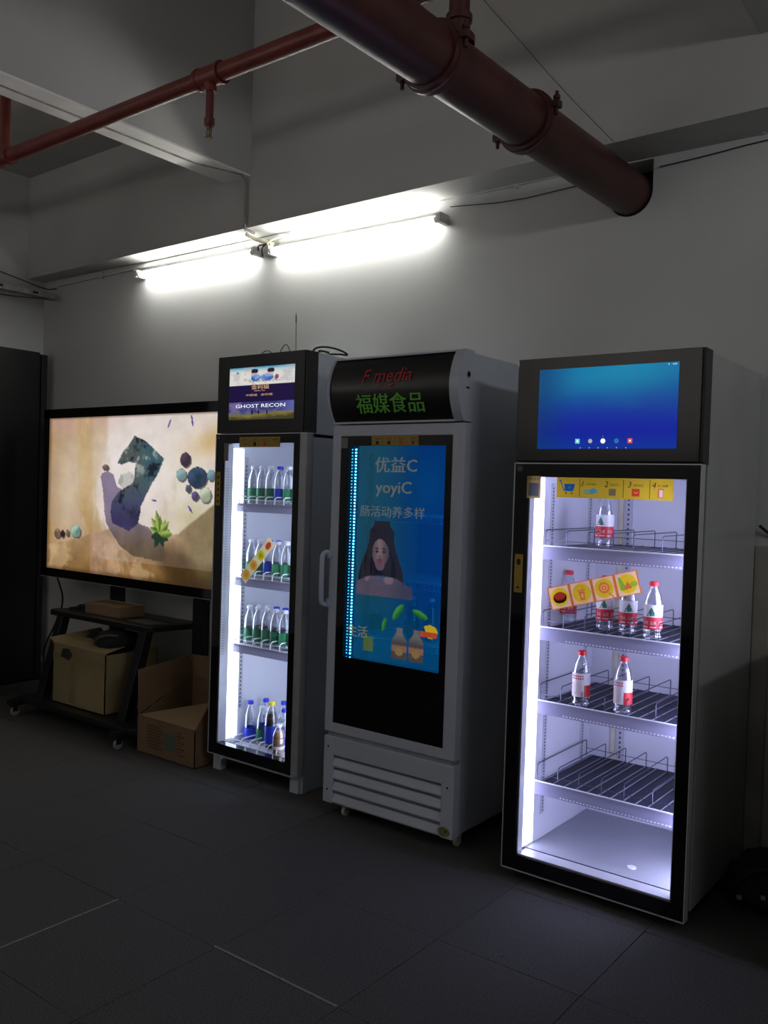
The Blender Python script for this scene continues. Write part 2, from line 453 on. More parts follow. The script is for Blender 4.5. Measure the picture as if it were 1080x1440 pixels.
# ================================================================== PIPES, CONDUITS, LAMPS
P0, P1 = Vector((-1.612, .2, 2.772)), Vector((-1.528, YB+.10, PZ))
def pax(y): return P0.lerp(P1, (y-P0.y)/(P1.y-P0.y))
bp_ = thing('drain_pipe', (-1.55, 3.0, 2.77), 'thick brown-red pipe running under the ceiling into the wall', 'pipe')
MB().cyl(pax(YF+.01), pax(2.23), PR, 40).build('pipe_section', 'brown_red_pipe', bp_, True)
MB().cyl(pax(2.236), pax(2.80), PR-.001, 40).build('pipe_section', 'brown_red_pipe', bp_, True)
MB().cyl(pax(2.806), pax(YB+.10), PR-.002, 40).build('pipe_section', 'brown_red_pipe', bp_, True)
ax = (P1-P0).normalized()
for yc in (2.235, 2.803):
    c = pax(yc); m = Matrix.Translation(c) @ ax.to_track_quat('Z', 'Y').to_matrix().to_4x4()
    r = MB(); r.lathe([(PR-.002, -.030), (PR+.010, -.028), (PR+.012, -.012), (PR+.018, -.010), (PR+.018, .010), (PR+.012, .012), (PR+.010, .028), (PR-.002, .030)], (0, 0, 0), 40, m)
    cp = r.build('coupling', 'brown_red_pipe', bp_, True)
    for sx, zz in ((1, .035), (-1, -.035)):
        g = MB(); px = c.x+sx*(PR+.018)
        g.box(px-.018, px+.018, yc-.016, yc+.016, c.z+zz-.012, c.z+zz+.012, bev=.003)
        g.cyl((px+sx*.004, yc, c.z+zz-.035), (px+sx*.004, yc, c.z+zz+.045), .0065, 8)
        g.cyl((px+sx*.004, yc, c.z+zz+.018), (px+sx*.004, yc, c.z+zz+.03), .012, 6)
        g.build('bolt', 'brown_red_pipe', cp)
st = MB(); sx_, sy_ = pax(2.365).x, 2.365
st.cyl((sx_, sy_, 2.85), (sx_, sy_, 3.03), .033, 20); st.cyl((sx_, sy_, 2.862), (sx_, sy_, 2.885), .052, 20); st.cyl((sx_, sy_, 2.93), (sx_, sy_, 2.95), .042, 20)
st.build('outlet_stub', 'brown_red_pipe', bp_, True)

sp = thing('sprinkler_pipe', (-2.74, 2.39, 3.065), 'slim red sprinkler pipe crossing under the ceiling at upper left', 'pipe')
S0, S1 = Vector((-6.015, 2.43, 3.068)), Vector((-1.56, 2.365, 3.068))
def sax(x): return S0.lerp(S1, (x-S0.x)/(S1.x-S0.x))
MB().cyl(S0, sax(-2.80), .033, 24).build('pipe_section', 'red_pipe', sp, True)
MB().cyl(sax(-2.68), S1, .034, 24).build('pipe_section', 'red_pipe', sp, True)
te = MB(); te.cyl(sax(-2.81), sax(-2.67), .040, 24); te.cyl(sax(-2.81), sax(-2.795), .044, 24); te.cyl(sax(-2.685), sax(-2.67), .044, 24)
c = sax(-2.74); te.cyl((c.x, c.y, c.z), (c.x, c.y, c.z-.062), .026, 20)
te.build('tee_fitting', 'red_pipe', sp, True)
MB().cyl((c.x, c.y, c.z-.06), (c.x, c.y, c.z-.17), .016, 16).cyl((c.x, c.y, c.z-.165), (c.x, c.y, c.z-.195), .021, 8).build('drop_pipe', 'red_pipe', sp, True)
hd = MB(); z0 = c.z-.195
hd.cyl((c.x, c.y, z0), (c.x, c.y, z0-.012), .012, 12); hd.cyl((c.x, c.y, z0-.012), (c.x, c.y, z0-.04), .003, 8)
for s_ in (-1, 1): hd.tube([(c.x+s_*.009, c.y, z0-.01), (c.x+s_*.014, c.y, z0-.022), (c.x+s_*.010, c.y, z0-.038), (c.x, c.y, z0-.046)], .0028)
hd.cyl((c.x, c.y, z0-.045), (c.x, c.y, z0-.049), .017, 14)
hd.build('sprinkler_head', 'brass', sp)
c = sax(-4.30)
rz = MB(); rz.cyl((c.x, c.y, c.z), (c.x, c.y, ZC-.001), .026, 18)
rz.build('riser', 'red_pipe', sp, True)
MB().cyl(sax(-4.26), sax(-4.235), .042, 20).build('clamp', 'red_pipe', sp, True); MB().cyl(sax(-4.365), sax(-4.34), .040, 20).build('clamp', 'red_pipe', sp, True)

def conduit(name, pts, r, m, label, cat='conduit', seg=8, smooth=0, group=None):
    return tag(MB().tube(pts, r, seg, smooth).build(name, m, None, True), label, cat, group)
cd = thing('cable_trunking', (-3.4, 3.69, 2.88), 'grey cable trunking with clips running along the top of the back wall', 'trunking')
def wz(x): return 2.853+(x+5.86)*(.062/4.96)
for x0, x1 in ((-5.84, -1.66), (-1.40, 1.2)):
    MB().prism([(3.682, 0), (YB-.001, 0), (YB-.001, .020), (3.682, .020)], 'X', x0, x1).build('channel', 'grey_alu' if False else 'white_plastic', cd)
for ch in [k for k in COL.objects if k.parent == cd]:
    for v in ch.data.vertices: v.co.z += wz(v.co.x-3.4) - 0.0
for x in (-5.3, -2.08, -.98, -.2):
    MB().box(x-.008, x+.008, 3.674, YB, wz(x)-.012, wz(x)+.034, bev=.002).build('clip', 'white_plastic', cd)
conduit('wall_cable', [(-2.45, 3.688, 2.862), (-2.1, 3.686, 2.828), (-1.8, 3.688, 2.842), (-1.66, 3.69, 2.846)], .0022, 'black_rubber', 'thin dark cable sagging on the wall left of the thick pipe', 'cable', 6, 1)
conduit('wall_cable', [(-1.40, 3.69, 2.855), (-1.2, 3.688, 2.862), (-1.0, 3.69, 2.877), (-.2, 3.69, 2.90)], .0022, 'black_rubber', 'thin dark cable on the wall right of the thick pipe', 'cable', 6, 1)
conduit('beam_conduit', [(-3.80, -3.5, 3.192), (-3.80, 2.2, 3.192), (-3.79, 3.2, 3.190), (-3.70, 3.46, 3.19), (-3.70, 3.494, 3.165), (-3.70, 3.494, 2.91), (-3.698, 3.50, 2.893), (-3.69, 3.56, 2.885)], .0075, 'galv', 'thin grey conduit under the ceiling beam that drops to the wall lamps', 'conduit', 8)
conduit('ceiling_wire', [(-2.36, 3.452, 3.95), (-2.156, 3.450, 3.677), (-1.985, 3.450, 3.471), (-1.751, 3.446, 3.181), (-1.502, 3.442, 2.90)], .0014, 'black_rubber', 'hair-thin wire hanging down the beam face right of the thick pipe', 'wire', 5, 1)

def lamp(xa, xb, label, dz=0):
    r = thing('wall_lamp', ((xa+xb)/2, YB, 2.80+dz), label, 'lamp', 'fluorescent wall lamps')
    z = 2.795+dz
    MB().box(xa+.02, xb-.02, 3.660, YB, z+.004, z+.030, bev=.004).build('batten', 'white_plastic', r)
    MB().cyl((xa+.03, 3.636, z), (xb-.03, 3.636, z), .0135, 16).build('tube', 'tube_glow', r, True)
    for x, s_ in ((xa, 1), (xb, -1)):
        e = MB(); e.box(min(x, x+s_*.032), max(x, x+s_*.032), 3.618, YB, z-.019, z+.030, bev=.008)
        e.cyl((x+s_*.03, 3.636, z), (x+s_*.045, 3.636, z), .0145, 16)
        e.build('end_cap', 'white_plastic', r)
    return r
l1 = lamp(-4.86, -3.745, 'left one of the two lit fluorescent tubes under the beam', .012)
l2 = lamp(-3.665, -2.46, 'right one of the two lit fluorescent tubes, nearer the thick pipe', 0)
jb = thing('cable_joint', (-3.70, 3.68, 2.84), 'tangle of cream taped wires joining the two wall lamps', 'wiring')
MB().tube([(-3.76, 3.56, 2.893), (-3.74, 3.60, 2.872), (-3.70, 3.64, 2.862), (-3.66, 3.67, 2.85)], .012, 10, 1).build('sleeve', 'cream_plastic', jb, True)
MB().box(-3.70, -3.66, 3.655, 3.695, 2.825, 2.862, bev=.004).build('terminal_block', 'cream_plastic', jb)
for k, pts in enumerate([[(-3.68, 3.65, 2.85), (-3.70, 3.63, 2.82), (-3.71, 3.65, 2.78)], [(-3.67, 3.65, 2.85), (-3.65, 3.63, 2.83), (-3.66, 3.66, 2.79)], [(-3.69, 3.64, 2.84), (-3.73, 3.63, 2.84), (-3.745, 3.65, 2.815)], [(-3.66, 3.65, 2.855), (-3.60, 3.66, 2.875), (-3.52, 3.685, 2.885)]]):
    MB().tube(pts, .004, 6, 1).build('wire', 'cream_plastic' if k % 2 else 'black_rubber', jb, True)

tr = thing('cable_tray', (-5.8, 2.5, 2.76), 'dirty metal cable tray under the ceiling at far left', 'cable tray')
MB().prism([(-5.86, 2.800), (-5.86, 2.745), (-5.775, 2.745), (-5.775, 2.782), (-5.781, 2.782), (-5.781, 2.751), (-5.854, 2.751), (-5.854, 2.800)], 'Y', -1.0, 3.655).build('channel', 'galv', tr)
for k in range(12):
    MB().box(-5.776, -5.772, .6+k*.26, .64+k*.26, 2.757, 2.771).build('slot', 'dark_hole', tr)
conduit('tray_cable', [(-5.76, 1.5, 2.70), (-5.79, 2.6, 2.69), (-5.79, 3.2, 2.70), (-5.80, 3.55, 2.735), (-5.81, 3.66, 2.76)], .004, 'black_rubber', 'thin black cable sagging below the cable tray', 'cable', 6, 1)
conduit('tray_cable', [(-5.80, 2.2, 2.90), (-5.82, 3.0, 2.90), (-5.85, 3.35, 2.86), (-5.83, 3.6, 2.81), (-5.8, 3.66, 2.83)], .004, 'black_rubber', 'thin black cable lying over the cable tray', 'cable', 6, 1)
conduit('wall_cable', [(-.93, 3.66, 1.36), (-.90, 3.685, 1.33), (-.86, 3.69, 1.315), (-.5, 3.69, 1.25), (-.36, 3.69, 1.10), (-.34, 3.69, .90)], .006, 'black_rubber', 'black cable leaving the back of the rightmost cooler', 'cable', 6, 1)

# ================================================================== BOTTLES
def bottle_profile(h, r, neck):
    return [(r*.55, .001), (r*.85, 0), (r, .006), (r, .012), (r*.94, .018), (r, .026), (r, h*.52), (r*.96, h*.545), (r, h*.57), (r*.97, h*.64), (r*.80, h*.76), (r*.58, h*.85), (neck, h*.90), (neck, h*.955)]
def make_bottle(h, r, cap, lab, lo, hi, label2=None, fill=None, neck=.0125):
    root = thing('water_bottle' if not fill else 'drink_bottle', (0, 0, 0), '', 'bottle')
    b = MB().lathe(bottle_profile(h, r, neck), seg=18); b.build('body', 'bottle_pet', root, True)
    c = MB().lathe([(neck+.002, h*.915), (neck+.0035, h*.92), (neck+.0035, h*.985), (neck+.001, h), ], seg=18); c.build('cap', cap, root, True)
    MB().lathe([(r+.0006, h*lo), (r+.0006, h*hi)], seg=20, caps=False).build('label', lab, root, True)
    if fill:
        MB().lathe([(rr*.93, zz*.995+.001) for rr, zz in bottle_profile(h, r, neck) if zz < h*.80], seg=16).build('drink', fill, root, True)
    return root
PROTO = {}
def red_water(pale=False):
    h, r = .206, .033
    root = make_bottle(h, r, 'cap_red', 'label_white', .17, .60)
    if not pale: MB().lathe([(r+.0010, h*.17), (r+.0010, h*.385)], seg=20, caps=False).build('label_band', 'label_red', root, True)
    def arc(z0, z1, a0, a1, y=.0016):
        m = MB()
        for k in range(4):
            A_, B_ = [math.radians(a0+(a1-a0)*q/4) for q in (k, k+1)]
            R_ = r+y
            m.quad((R_*math.cos(A_), R_*math.sin(A_), z0), (R_*math.cos(B_), R_*math.sin(B_), z0), (R_*math.cos(B_), R_*math.sin(B_), z1), (R_*math.cos(A_), R_*math.sin(A_), z1))
        return m
    if pale:                                              # the back of the label: fine red print on white, red field to one side
        for q in range(7): arc(h*(.22+q*.032), h*(.232+q*.032), -125, -62 if q < 5 else -75).build('print', 'ink_pink', root)
        for q in range(2):
            for a in range(-130, -50, 14): arc(h*(.49+q*.045), h*(.515+q*.045), a, a+8).build('print', 'label_red', root)
        for k in range(9): arc(h*.17, h*.385, -45+k*22, -23+k*22, .0012).build('label_band', 'label_red', root)
        return root
    for a in (-150, -100, -50, 10):                       # pale characters printed round the red band
        me = text_mesh('农夫' if a in (-150, -50) else '山泉', 0, .02); q = MB()
        for v in me.vertices:
            A_ = math.radians(a+v.co.x*19); v.co = ((r+.0017)*math.cos(A_), (r+.0017)*math.sin(A_), h*.262+v.co.y*.0145)
        q.bm.from_mesh(me); bpy.data.meshes.remove(me)
        q.build('print', 'label_white', root)
        arc(h*.205, h*.222, a, a+36).build('print', 'label_white', root)
    m = MB()
    for a in (-95, 85):                                  # green tree-like triangle emblem
        for q, (hh, wd) in enumerate(((.56, 14), (.52, 24), (.48, 34))):
            R_ = r+.0018; z1 = h*hh; z0_ = z1-h*.07
            A_, B_, C_ = [math.radians(a+s_) for s_ in (-wd, wd, 0)]
            m.quad((R_*math.cos(A_), R_*math.sin(A_), z0_), (R_*math.cos(C_), R_*math.sin(C_), z0_), (R_*math.cos(C_), R_*math.sin(C_), z1))
            m.quad((R_*math.cos(C_), R_*math.sin(C_), z0_), (R_*math.cos(B_), R_*math.sin(B_), z0_), (R_*math.cos(C_), R_*math.sin(C_), z1))
    m.build('emblem', 'tree_green', root)
    return root
PROTO['red'] = red_water
PROTO['pale'] = lambda: red_water(True)
PROTO['green'] = lambda: make_bottle(.193, .029, 'cap_white', 'label_green', .10, .42)
PROTO['mint'] = lambda: make_bottle(.193, .029, 'cap_white', 'label_mint', .10, .42)
PROTO['blue'] = lambda: make_bottle(.193, .029, 'cap_blue', 'label_blue', .14, .42)
PROTO['tallblue'] = lambda: make_bottle(.212, .031, 'cap_blue', 'label_blue', .08, .36)
PROTO['cola'] = lambda: make_bottle(.238, .034, 'cap_yellow', 'label_blue', .12, .50, fill='cola')
PROTO['tea'] = lambda: make_bottle(.150, .030, 'cap_white', 'label_white', .20, .30, fill='milk_tea')
PROTO['amber'] = lambda: make_bottle(.190, .032, 'cap_white', 'orange_print', .15, .42, fill='milk_tea')
_made = {}
def put_bottle(kind, x, y, z, rot, label, group):
    if kind not in _made: o = _made[kind] = PROTO[kind]()
    else: o = dup(_made[kind])
    o.location = (x, y, z); o.rotation_euler = (0, 0, math.radians(rot)); o['label'] = label; o['group'] = group
    return o
ORD = ['first', 'second', 'third', 'fourth', 'fifth', 'sixth', 'seventh']

# ================================================================== RIGHT COOLER
f3 = thing('drinks_cooler', (-1.29, 3.31, 0), 'rightmost drinks cooler with lit empty wire shelves and a wide blue screen on top', 'cooler')
X0, X1, Y0, Y1 = -1.628, -.945, 3.04, 3.66
b = MB()
b.box(X0, X0+.045, Y0, Y1, .05, 1.952); b.box(X1-.035, X1, Y0, Y1, .05, 1.952)
b.box(X0+.045, X1-.035, Y1-.06, Y1, .05, 1.57); b.box(X0+.045, X1-.035, Y0, Y1-.06, .05, .10)
b.box(X0+.045, X1-.035, Y0, Y1, 1.535, 1.952)
b.build('cabinet', 'side_panel', f3, bevel=.003)
ln = MB()
XA, XB, YN = X0+.047, X1-.037, Y1-.068
ln.box(XA, XA+.004, Y0, YN, .10, 1.53); ln.box(XB-.004, XB, Y0, YN, .10, 1.53); ln.box(XA, XB, YN, YN+.004, .10, 1.53)
ln.box(XA, XB, Y0, YN, 1.53, 1.534)
li = ln.build('liner', 'liner', f3); MB().box(XA+.005, XB-.005, Y0, YN-.001, .098, .103).build('floor_plate', 'floor_grey', f3)
ft = MB()
for x in (X0+.06, X1-.06):
    for y in (Y0+.06, Y1-.06): ft.cyl((x, y, 0), (x, y, .05), .02, 12)
for (a, b2, c2, e2), nm in zip(((X0+.06, Y0+.06, 0, 0), (X1-.06, Y0+.06, 0, 0), (X0+.06, Y1-.06, 0, 0), (X1-.06, Y1-.06, 0, 0)), range(4)):
    MB().cyl((a, b2, 0), (a, b2, .012), .026, 14).cyl((a, b2, .012), (a, b2, .052), .010, 10).build('foot', 'black_rubber', f3)
ft.bm.free()
MB().box(X0+.03, X1-.03, Y0+.03, Y0+.05, .012, .06).build('kick_plate', 'black_satin', f3)
# door
dr = MB(); a0, a1, c0, c1 = -1.634, -.943, .042, 1.568
dr.box(a0, -1.580, 2.962, 3.005, c0, c1); dr.box(-.988, a1, 2.962, 3.005, c0, c1)
dr.box(-1.580, -.988, 2.962, 3.005, c0, .096); dr.box(-1.580, -.988, 2.962, 3.005, 1.520, c1)
door3 = dr.build('door', 'black_glass', f3)
tm_ = MB()
for (p, q, r_, s_) in ((a0-.003, a0, c0-.003, c1+.003), (a1, a1+.003, c0-.003, c1+.003), (a0, a1, c0-.004, c0), (a0, a1, c1, c1+.004)):
    tm_.box(p, q, 2.959, 3.000, r_, s_)
tm_.build('edge_trim', 'silver_trim', door3)
MB().box(-1.580, -.988, 2.964, 2.968, .096, 1.520).build('glass_pane', 'door_glass', door3)
MB().box(a0+.012, a1-.008, 3.005, 3.038, c0+.012, c1-.01).bm.free()
gk = MB(); gk.box(a0+.01, -1.590, 3.005, 3.038, c0+.01, c1-.01); gk.box(-.978, a1-.008, 3.005, 3.038, c0+.01, c1-.01)
gk.box(-1.590, -.978, 3.005, 3.038, c0+.01, .092); gk.box(-1.590, -.978, 3.005, 3.038, 1.525, c1-.01)
gk.build('gasket', 'black_rubber', door3)
dl = MB(); dl.box(-1.579, -1.574, 2.972, 3.008, .098, 1.518, bev=.001); dl.box(-.994, -.989, 2.972, 3.008, .098, 1.518, bev=.001); dl.box(-1.574, -.994, 2.972, 3.034, .096, .101)
dl.build('door_liner', 'silver_trim', door3)
# display head
hb = MB(); hb.box(-1.636, -.952, 2.962, 3.04, 1.578, 1.957, bev=.002); hb.build('display_box', 'black_gloss', f3)
MB().box(-.952, -.943, 2.966, 3.039, 1.578, 1.957, bev=.002).build('display_end', 'black_satin', f3)
MB().box(-1.636, -.943, 2.985, 3.04, 1.5725, 1.578).build('gap_strip', 'black_satin', f3)
screen_mat('screen_blue', .95)
def pic_blue(u, v):
    n = fbm(u*2+3, v*2.5)*.10
    t = sm(.1, .85, v+n); g = math.exp(-((u-.62)**2/.35+(v-.12+.12*u)**2/.09))
    c = mixc((.0, .33, .58), (.0, .10, .62), t)
    c = mixc(c, (.02, .52, .68), g*.95)
    c = mixc(c, (.0, .22, .60), sm(.75, 1.0, v)*.7); c = mixc(c, (.0, .22, .42), sm(.3, 0, u)*.55)
    return c
s3 = grid('screen', -1.546, -1.028, 1.623, 1.914, 2.9605, 130, 74, pic_blue, 'screen_blue', f3)
y = 2.9595
for x, mm in ((-1.386, 'ui_cyan'), (-1.337, 'ui_grey'), (-1.289, 'text_white'), (-1.239, 'ui_blue'), (-1.190, 'ui_red')):
    if mm in ('ui_cyan', 'ui_red'):
        MB().rect(x-.0085, x+.0085, 1.642, 1.659, y).build('icon', mm, s3)
        MB().disc(x, 1.6505, .0035, .0035, y-.0004, 10).build('icon', 'text_white', s3)
    elif mm == 'ui_grey': MB().disc(x, 1.6505, .0085, .0085, y, 6).build('icon', mm, s3)
    else: MB().disc(x, 1.6505, .009, .009, y, 18).build('icon', mm, s3)
for x in (-1.374, -1.340, -1.306, -1.272, -1.238, -1.204): MB().disc(x, 1.6265, .0022, .0022, y, 8).build('icon', 'ui_grey', s3)
MB().disc(-1.289, 1.667, .0014, .0014, y, 8).build('icon', 'ui_grey', s3)
MB().text('10:29', -1.050, 1.9045, .005, y, align='L').text('▾ ▮', -1.068, 1.9045, .005, y).build('screen_text', 'text_white', s3)
MB().disc(-1.615, 1.550, .011, .011, 2.9610, 24).build('emblem', 'gray_print', door3)
MB().disc(-1.615, 1.550, .008, .008, 2.9605, 24).build('emblem', 'ink_black', door3)
MB().disc(-1.618, 1.550, .0035, .0035, 2.9600, 14).disc(-1.612, 1.550, .0035, .0035, 2.9600, 14).build('emblem', 'gray_print', door3)
# shelves
def ds(px): return px
for si, z in enumerate((1.256, .945, .662, .350)):
    sh = MB(); sh.box(-1.566, -1.002, 3.085, YN-.01, z-.014, z-.006)
    sh.build('shelf', 'shelf_white', f3); shelf = [k for k in COL.objects if k.parent == f3][-1]
    MB().box(-1.570, -1.000, 3.078, 3.084, z-.048, z+.006, bev=.002).build('price_rail', 'rail_clear', shelf)
    dk = MB(); dk.box(-1.556, -1.010, 3.088, YN-.02, z-.006, z-.002)
    dk.build('deck', 'deck_dark', shelf)
    r_ = MB()
    for k in range(12): r_.cyl((-1.545+k*.0465, 3.09, z), (-1.545+k*.0465, YN-.022, z), .0022, 6)
    r_.build('rods', 'rod', shelf)
    for k, x in enumerate((-1.566, -1.480, -1.392, -1.304, -1.216, -1.112, -1.022)):
        f_ = 3.094+.004*(k % 2)
        MB().tube([(x, f_, z-.002), (x, f_, z+.056), (x, f_+.012, z+.064), (x, YN-.055, z+.066), (x, YN-.047, z+.060), (x, YN-.047, z-.002)], .0020, 6).build('divider', 'wire_dark' , shelf, True)
    MB().tube([(-1.566, 3.100, z+.024), (-1.02, 3.100, z+.024)], .0014, 5).build('cross_wire', 'wire_dark', shelf)
    MB().tube([(-1.566, YN-.044, z+.03), (-1.02, YN-.044, z+.03)], .0014, 5).build('cross_wire', 'wire_dark', shelf)
    MB().box(-1.572, -1.002, 3.0765, 3.0785, z+.002, z+.006).build('front_rail', 'wire_white', shelf)
    dd = MB()
    for k in range(34): dd.box(-1.46+k*.0135, -1.453+k*.0135, 3.0772, 3.0785, z-.043, z-.039)
    tag(dd.build('rail_slots', 'wire_white', shelf), None, None, None, 'stuff')
    sb = MB(); sb.prism([(3.085, z-.014), (YN, z-.014), (YN, z-.05)], 'X', -1.576, -1.572); sb.build('bracket', 'shelf_white', shelf)
# slotted uprights
for x0, x1, y0_, y1_ in ((XA+.004, XA+.008, 3.150, 3.178), (XA+.004, XA+.008, 3.500, 3.526), ):
    MB().box(x0, x1, y0_, y1_, .20, 1.50).build('slotted_upright', 'shelf_white', f3)
    up_ = [k for k in COL.objects if k.parent == f3][-1]; q = MB()
    for k in range(100): q.box(x1, x1+.0008, y0_+.009, y0_+.017, .21+k*.0128, .217+k*.0128)
    tag(q.build('slots', 'wire_dark', up_), None, None, None, 'stuff')
MB().box(-1.452, -1.420, YN-.005, YN, .20, 1.50).build('slotted_upright', 'shelf_white', f3)
up_ = [k for k in COL.objects if k.parent == f3][-1]; q = MB()
for k in range(62): q.box(-1.440, -1.432, YN-.0058, YN-.005, .21+k*.0205, .2195+k*.0205)
tag(q.build('slots', 'wire_dark', up_), None, None, None, 'stuff')
MB().box(-1.478, -1.458, YN-.008, YN, .14, 1.52).build('cable_cover', 'cream_plastic', f3)
for x0, x1, ye in ((-1.579, -1.5755, 3.092), (-.9925, -.989, 3.24)):
    MB().box(x0, x1, 3.010, ye, .112, 1.517).build('led_strip', 'led_cool', f3)
MB().disc(-1.2, 0, .001, .001, 0, 3).bm.free()
dn = MB(); dn.cyl((-1.19, 3.13, .103), (-1.19, 3.13, .106), .016, 20); dn.cyl((-1.205, 3.125, .106), (-1.175, 3.13, .108), .004, 8)
dn.build('drain_cap', 'wire_white', f3)
# printed stickers on the door
def pic_step(u, v):
    k = min(4, int(u*5)); p = (u*5-k); q = 1-v
    c = (.86, .72, .20)
    if k and ((.05 < p < .065 or .935 < p < .95) and .06 < q < .94 or (.06 < q < .075 or .925 < q < .94) and .05 < p < .95): c = (.30, .24, .10)
    if k == 0:
        if .32 < q < .68 and .34+.12*(.68-q) < p < .84-.22*(.68-q)*1: c = (.10, .38, .62)
        if abs(p-(.17+.35*(.85-q))) < .025 and .32 < q < .86: c = (.10, .38, .62)
        if .82 < q < .88 and .10 < p < .22: c = (.10, .38, .62)
        for cx in (.44, .70):
            if (p-cx)**2+(q-.23)**2 < .0022: c = (.45, .40, .10)
        if .42 < q < .56 and .50 < p < .68: c = (.25, .50, .50)
    if k == 1:
        if ((p-.38)/.17)**2+((q-.33)/.12)**2 < 1: c = (.55, .75, .55)
        if ((p-.66)/.17)**2+((q-.35)/.13)**2 < 1: c = (.35, .66, .68)
        if .20 < q < .23 and .3 < p < .7: c = (.6, .5, .15)
    if k == 2 and .14 < q < .50 and .34 < p < .64: c = (.52, .46, .32)
    if k == 3:
        if .14 < q < .52 and .32 < p < .64: c = (.86, .28, .16)
        if (p-.48)**2+(q-.38)**2 < .008 and (p-.48)**2+(q-.40)**2 > .004 and q < .40: c = (.95, .60, .35)
    if k == 4 and .12 < q < .54 and .40 < p < .62:
        c = (.85, .38, .28)
        if .16 < q < .50 and .43 < p < .59: c = (.93, .80, .72)
    return c
stk = film('sticker', 200, 36, pic_step, lambda u, v: (-1.460+.429*u, 1.447+.073*v), 2.9580, door3)
y = 2.9574
for k in range(1, 5):
    x = -1.457+k*.0858
    MB().text(str(k), x+.009, 1.488, .020, y, shear=.25).build('print', 'ink_black', stk)
    MB().text(['打开微信', '扫码开门', '选购商品', '关门结算'][k-1], x+.028, 1.492, .0085, y).build('print', 'ink_black', stk)
sq = film('sticker', 24, 34, lambda u, v: (.36, .36, .37) if .14 < u < .86 and .30 < v < .90 else (.66, .58, .34), lambda u, v: (-1.582+.058*u, 1.440+.083*v), 2.9580, door3)
sq['label'] = 'dull ochre payment sticker'
MB().text('扫码支付', -1.578, 1.507, .011, 2.9575, width=.047).build('print', 'ink_black', sq)
ys = MB().rect(-1.623, -1.588, 1.085, 1.229, 2.9600).build('sticker', 'yellow_dull', door3)
MB().disc(-1.606, 1.20, .009, .012, 2.9596).rect(-1.612, -1.600, 1.10, 1.108, 2.9596).build('print', 'ink_black', ys)
# tilted snack sticker
rot_ = math.atan2(1.203-1.108, -1.145+1.480); ca, sa = math.cos(rot_), math.sin(rot_)
def TL(u, v): return (-1.462+u*ca-v*sa, 1.032+u*sa+v*ca)      # from lower left corner, u along, v up
W_, H_ = .350, .083
def pic_snack(u, v):
    k = min(3, int(u*4)); p = (u*4-k)*2-1; q = 1-2*v            # square cells, p right, q up
    if abs(q) > .93 or abs(p) > .87: return (.87, .47, .22)
    c = (.95, .80, .62)
    if p*p+q*q < .66: c = (.93, .78, .16)
    if k == 0:
        if (p/.62)**2+((q+.05)/.50)**2 < 1: c = (.16, .09, .06)
        if (p/.52)**2+((q-.10)/.30)**2 < 1: c = (.70, .22, .14)
        if (p/.40)**2+((q+.18)/.08)**2 < 1: c = (.55, .16, .10)
    elif k == 1:
        if -.62 < q < .12 and abs(p) < .26+.12*q: c = (.93, .50, .25)
        if .17 < q < .28 and abs(p) < .34: c = (.93, .50, .25)
        if .28 < q < .70 and abs(p-.08-(q-.28)*.4) < .05: c = (.93, .50, .25)
        if -.4 < q < -.1 and abs(p) < .10: c = (.95, .70, .40)
    elif k == 2:
        r_ = math.hypot(p, q-.05)
        if r_ < .48: c = (.93, .50, .25)
        if .22 < r_ < .30 or r_ < .08: c = (.95, .74, .36)
        if abs(p+q*.8+.05) < .07 and q < -.4: c = (.93, .52, .30)
    else:
        if abs(p+.45+.25*q) < .20*max(0, 1-q*.9) and -.5 < q < .62: c = (.55, .72, .22)
        if ((p-.48)/.36)**2+((q+.12)/.20)**2 < 1: c = (.60, .74, .24)
        if -.42 < q < .16 and abs(p) < .34*(1-(q+.42)/.62): c = (.90, .42, .22)
    return c
def Psn(u, v): return TL(u*W_, v*H_)
sn = film('sticker', 168, 40, pic_snack, Psn, 2.9580, door3)
sn['label'] = 'tilted orange snack sticker of four pictures'
for (x, y_, z, rr, lab) in (
    (-1.384, 3.225, 1.262, 0, 'red-labelled water bottle alone on the top shelf of the right cooler'),
    (-1.553, 3.29, .949, -20, 'red-capped water bottle farthest left on the second shelf, behind the tilted sticker'),
    (-1.366, 3.215, .949, 20, 'water bottle with its cap hidden by the tilted sticker, left of a matching one'),
    (-1.262, 3.185, .949, 30, 'water bottle between another bottle and the rightmost one on the second shelf'),
    (-1.150, 3.138, .949, 15, 'red-capped water bottle rightmost on the second shelf of the right cooler'),
    (-1.411, 3.124, .666, 0, 'left one of two red-capped bottles on the third shelf, pale label side out'),
    (-1.245, 3.122, .666, -18, 'right one of two red-capped bottles on the third shelf, pale label side out')):
    put_bottle('pale' if z < .7 else 'red', x, y_, z, rr, lab, 'red-capped water bottles in the right cooler')
PROTO_FLIP = None

# ================================================================== MIDDLE COOLER
f2 = thing('drinks_cooler', (-2.23, 3.33, 0), 'white middle cooler with black header sign and blue see-through display door', 'cooler')
X0, X1, Y0, Y1 = -2.568, -1.897, 3.06, 3.66
b = MB()
b.box(X0, X0+.04, Y0, Y1, .055, 2.018); b.box(X1-.04, X1, Y0, Y1, .055, 2.018); b.box(X0+.04, X1-.04, Y1-.05, Y1, .055, 2.018)
b.box(X0+.04, X1-.04, Y0, Y1-.05, .055, .40); b.box(X0+.04, X1-.04, Y0, Y1-.05, 1.70, 2.018)
b.build('cabinet', 'white_enamel', f2, bevel=.004)
ZB0, ZB1 = 1.745, 2.016
def hy(z):
    t = (z-ZB0)/(ZB1-ZB0); return 3.002-.045*math.sin(math.pi*min(1, max(0, t)))**.8
prof = [(hy(ZB0+(ZB1-ZB0)*k/14), ZB0+(ZB1-ZB0)*k/14) for k in range(15)]
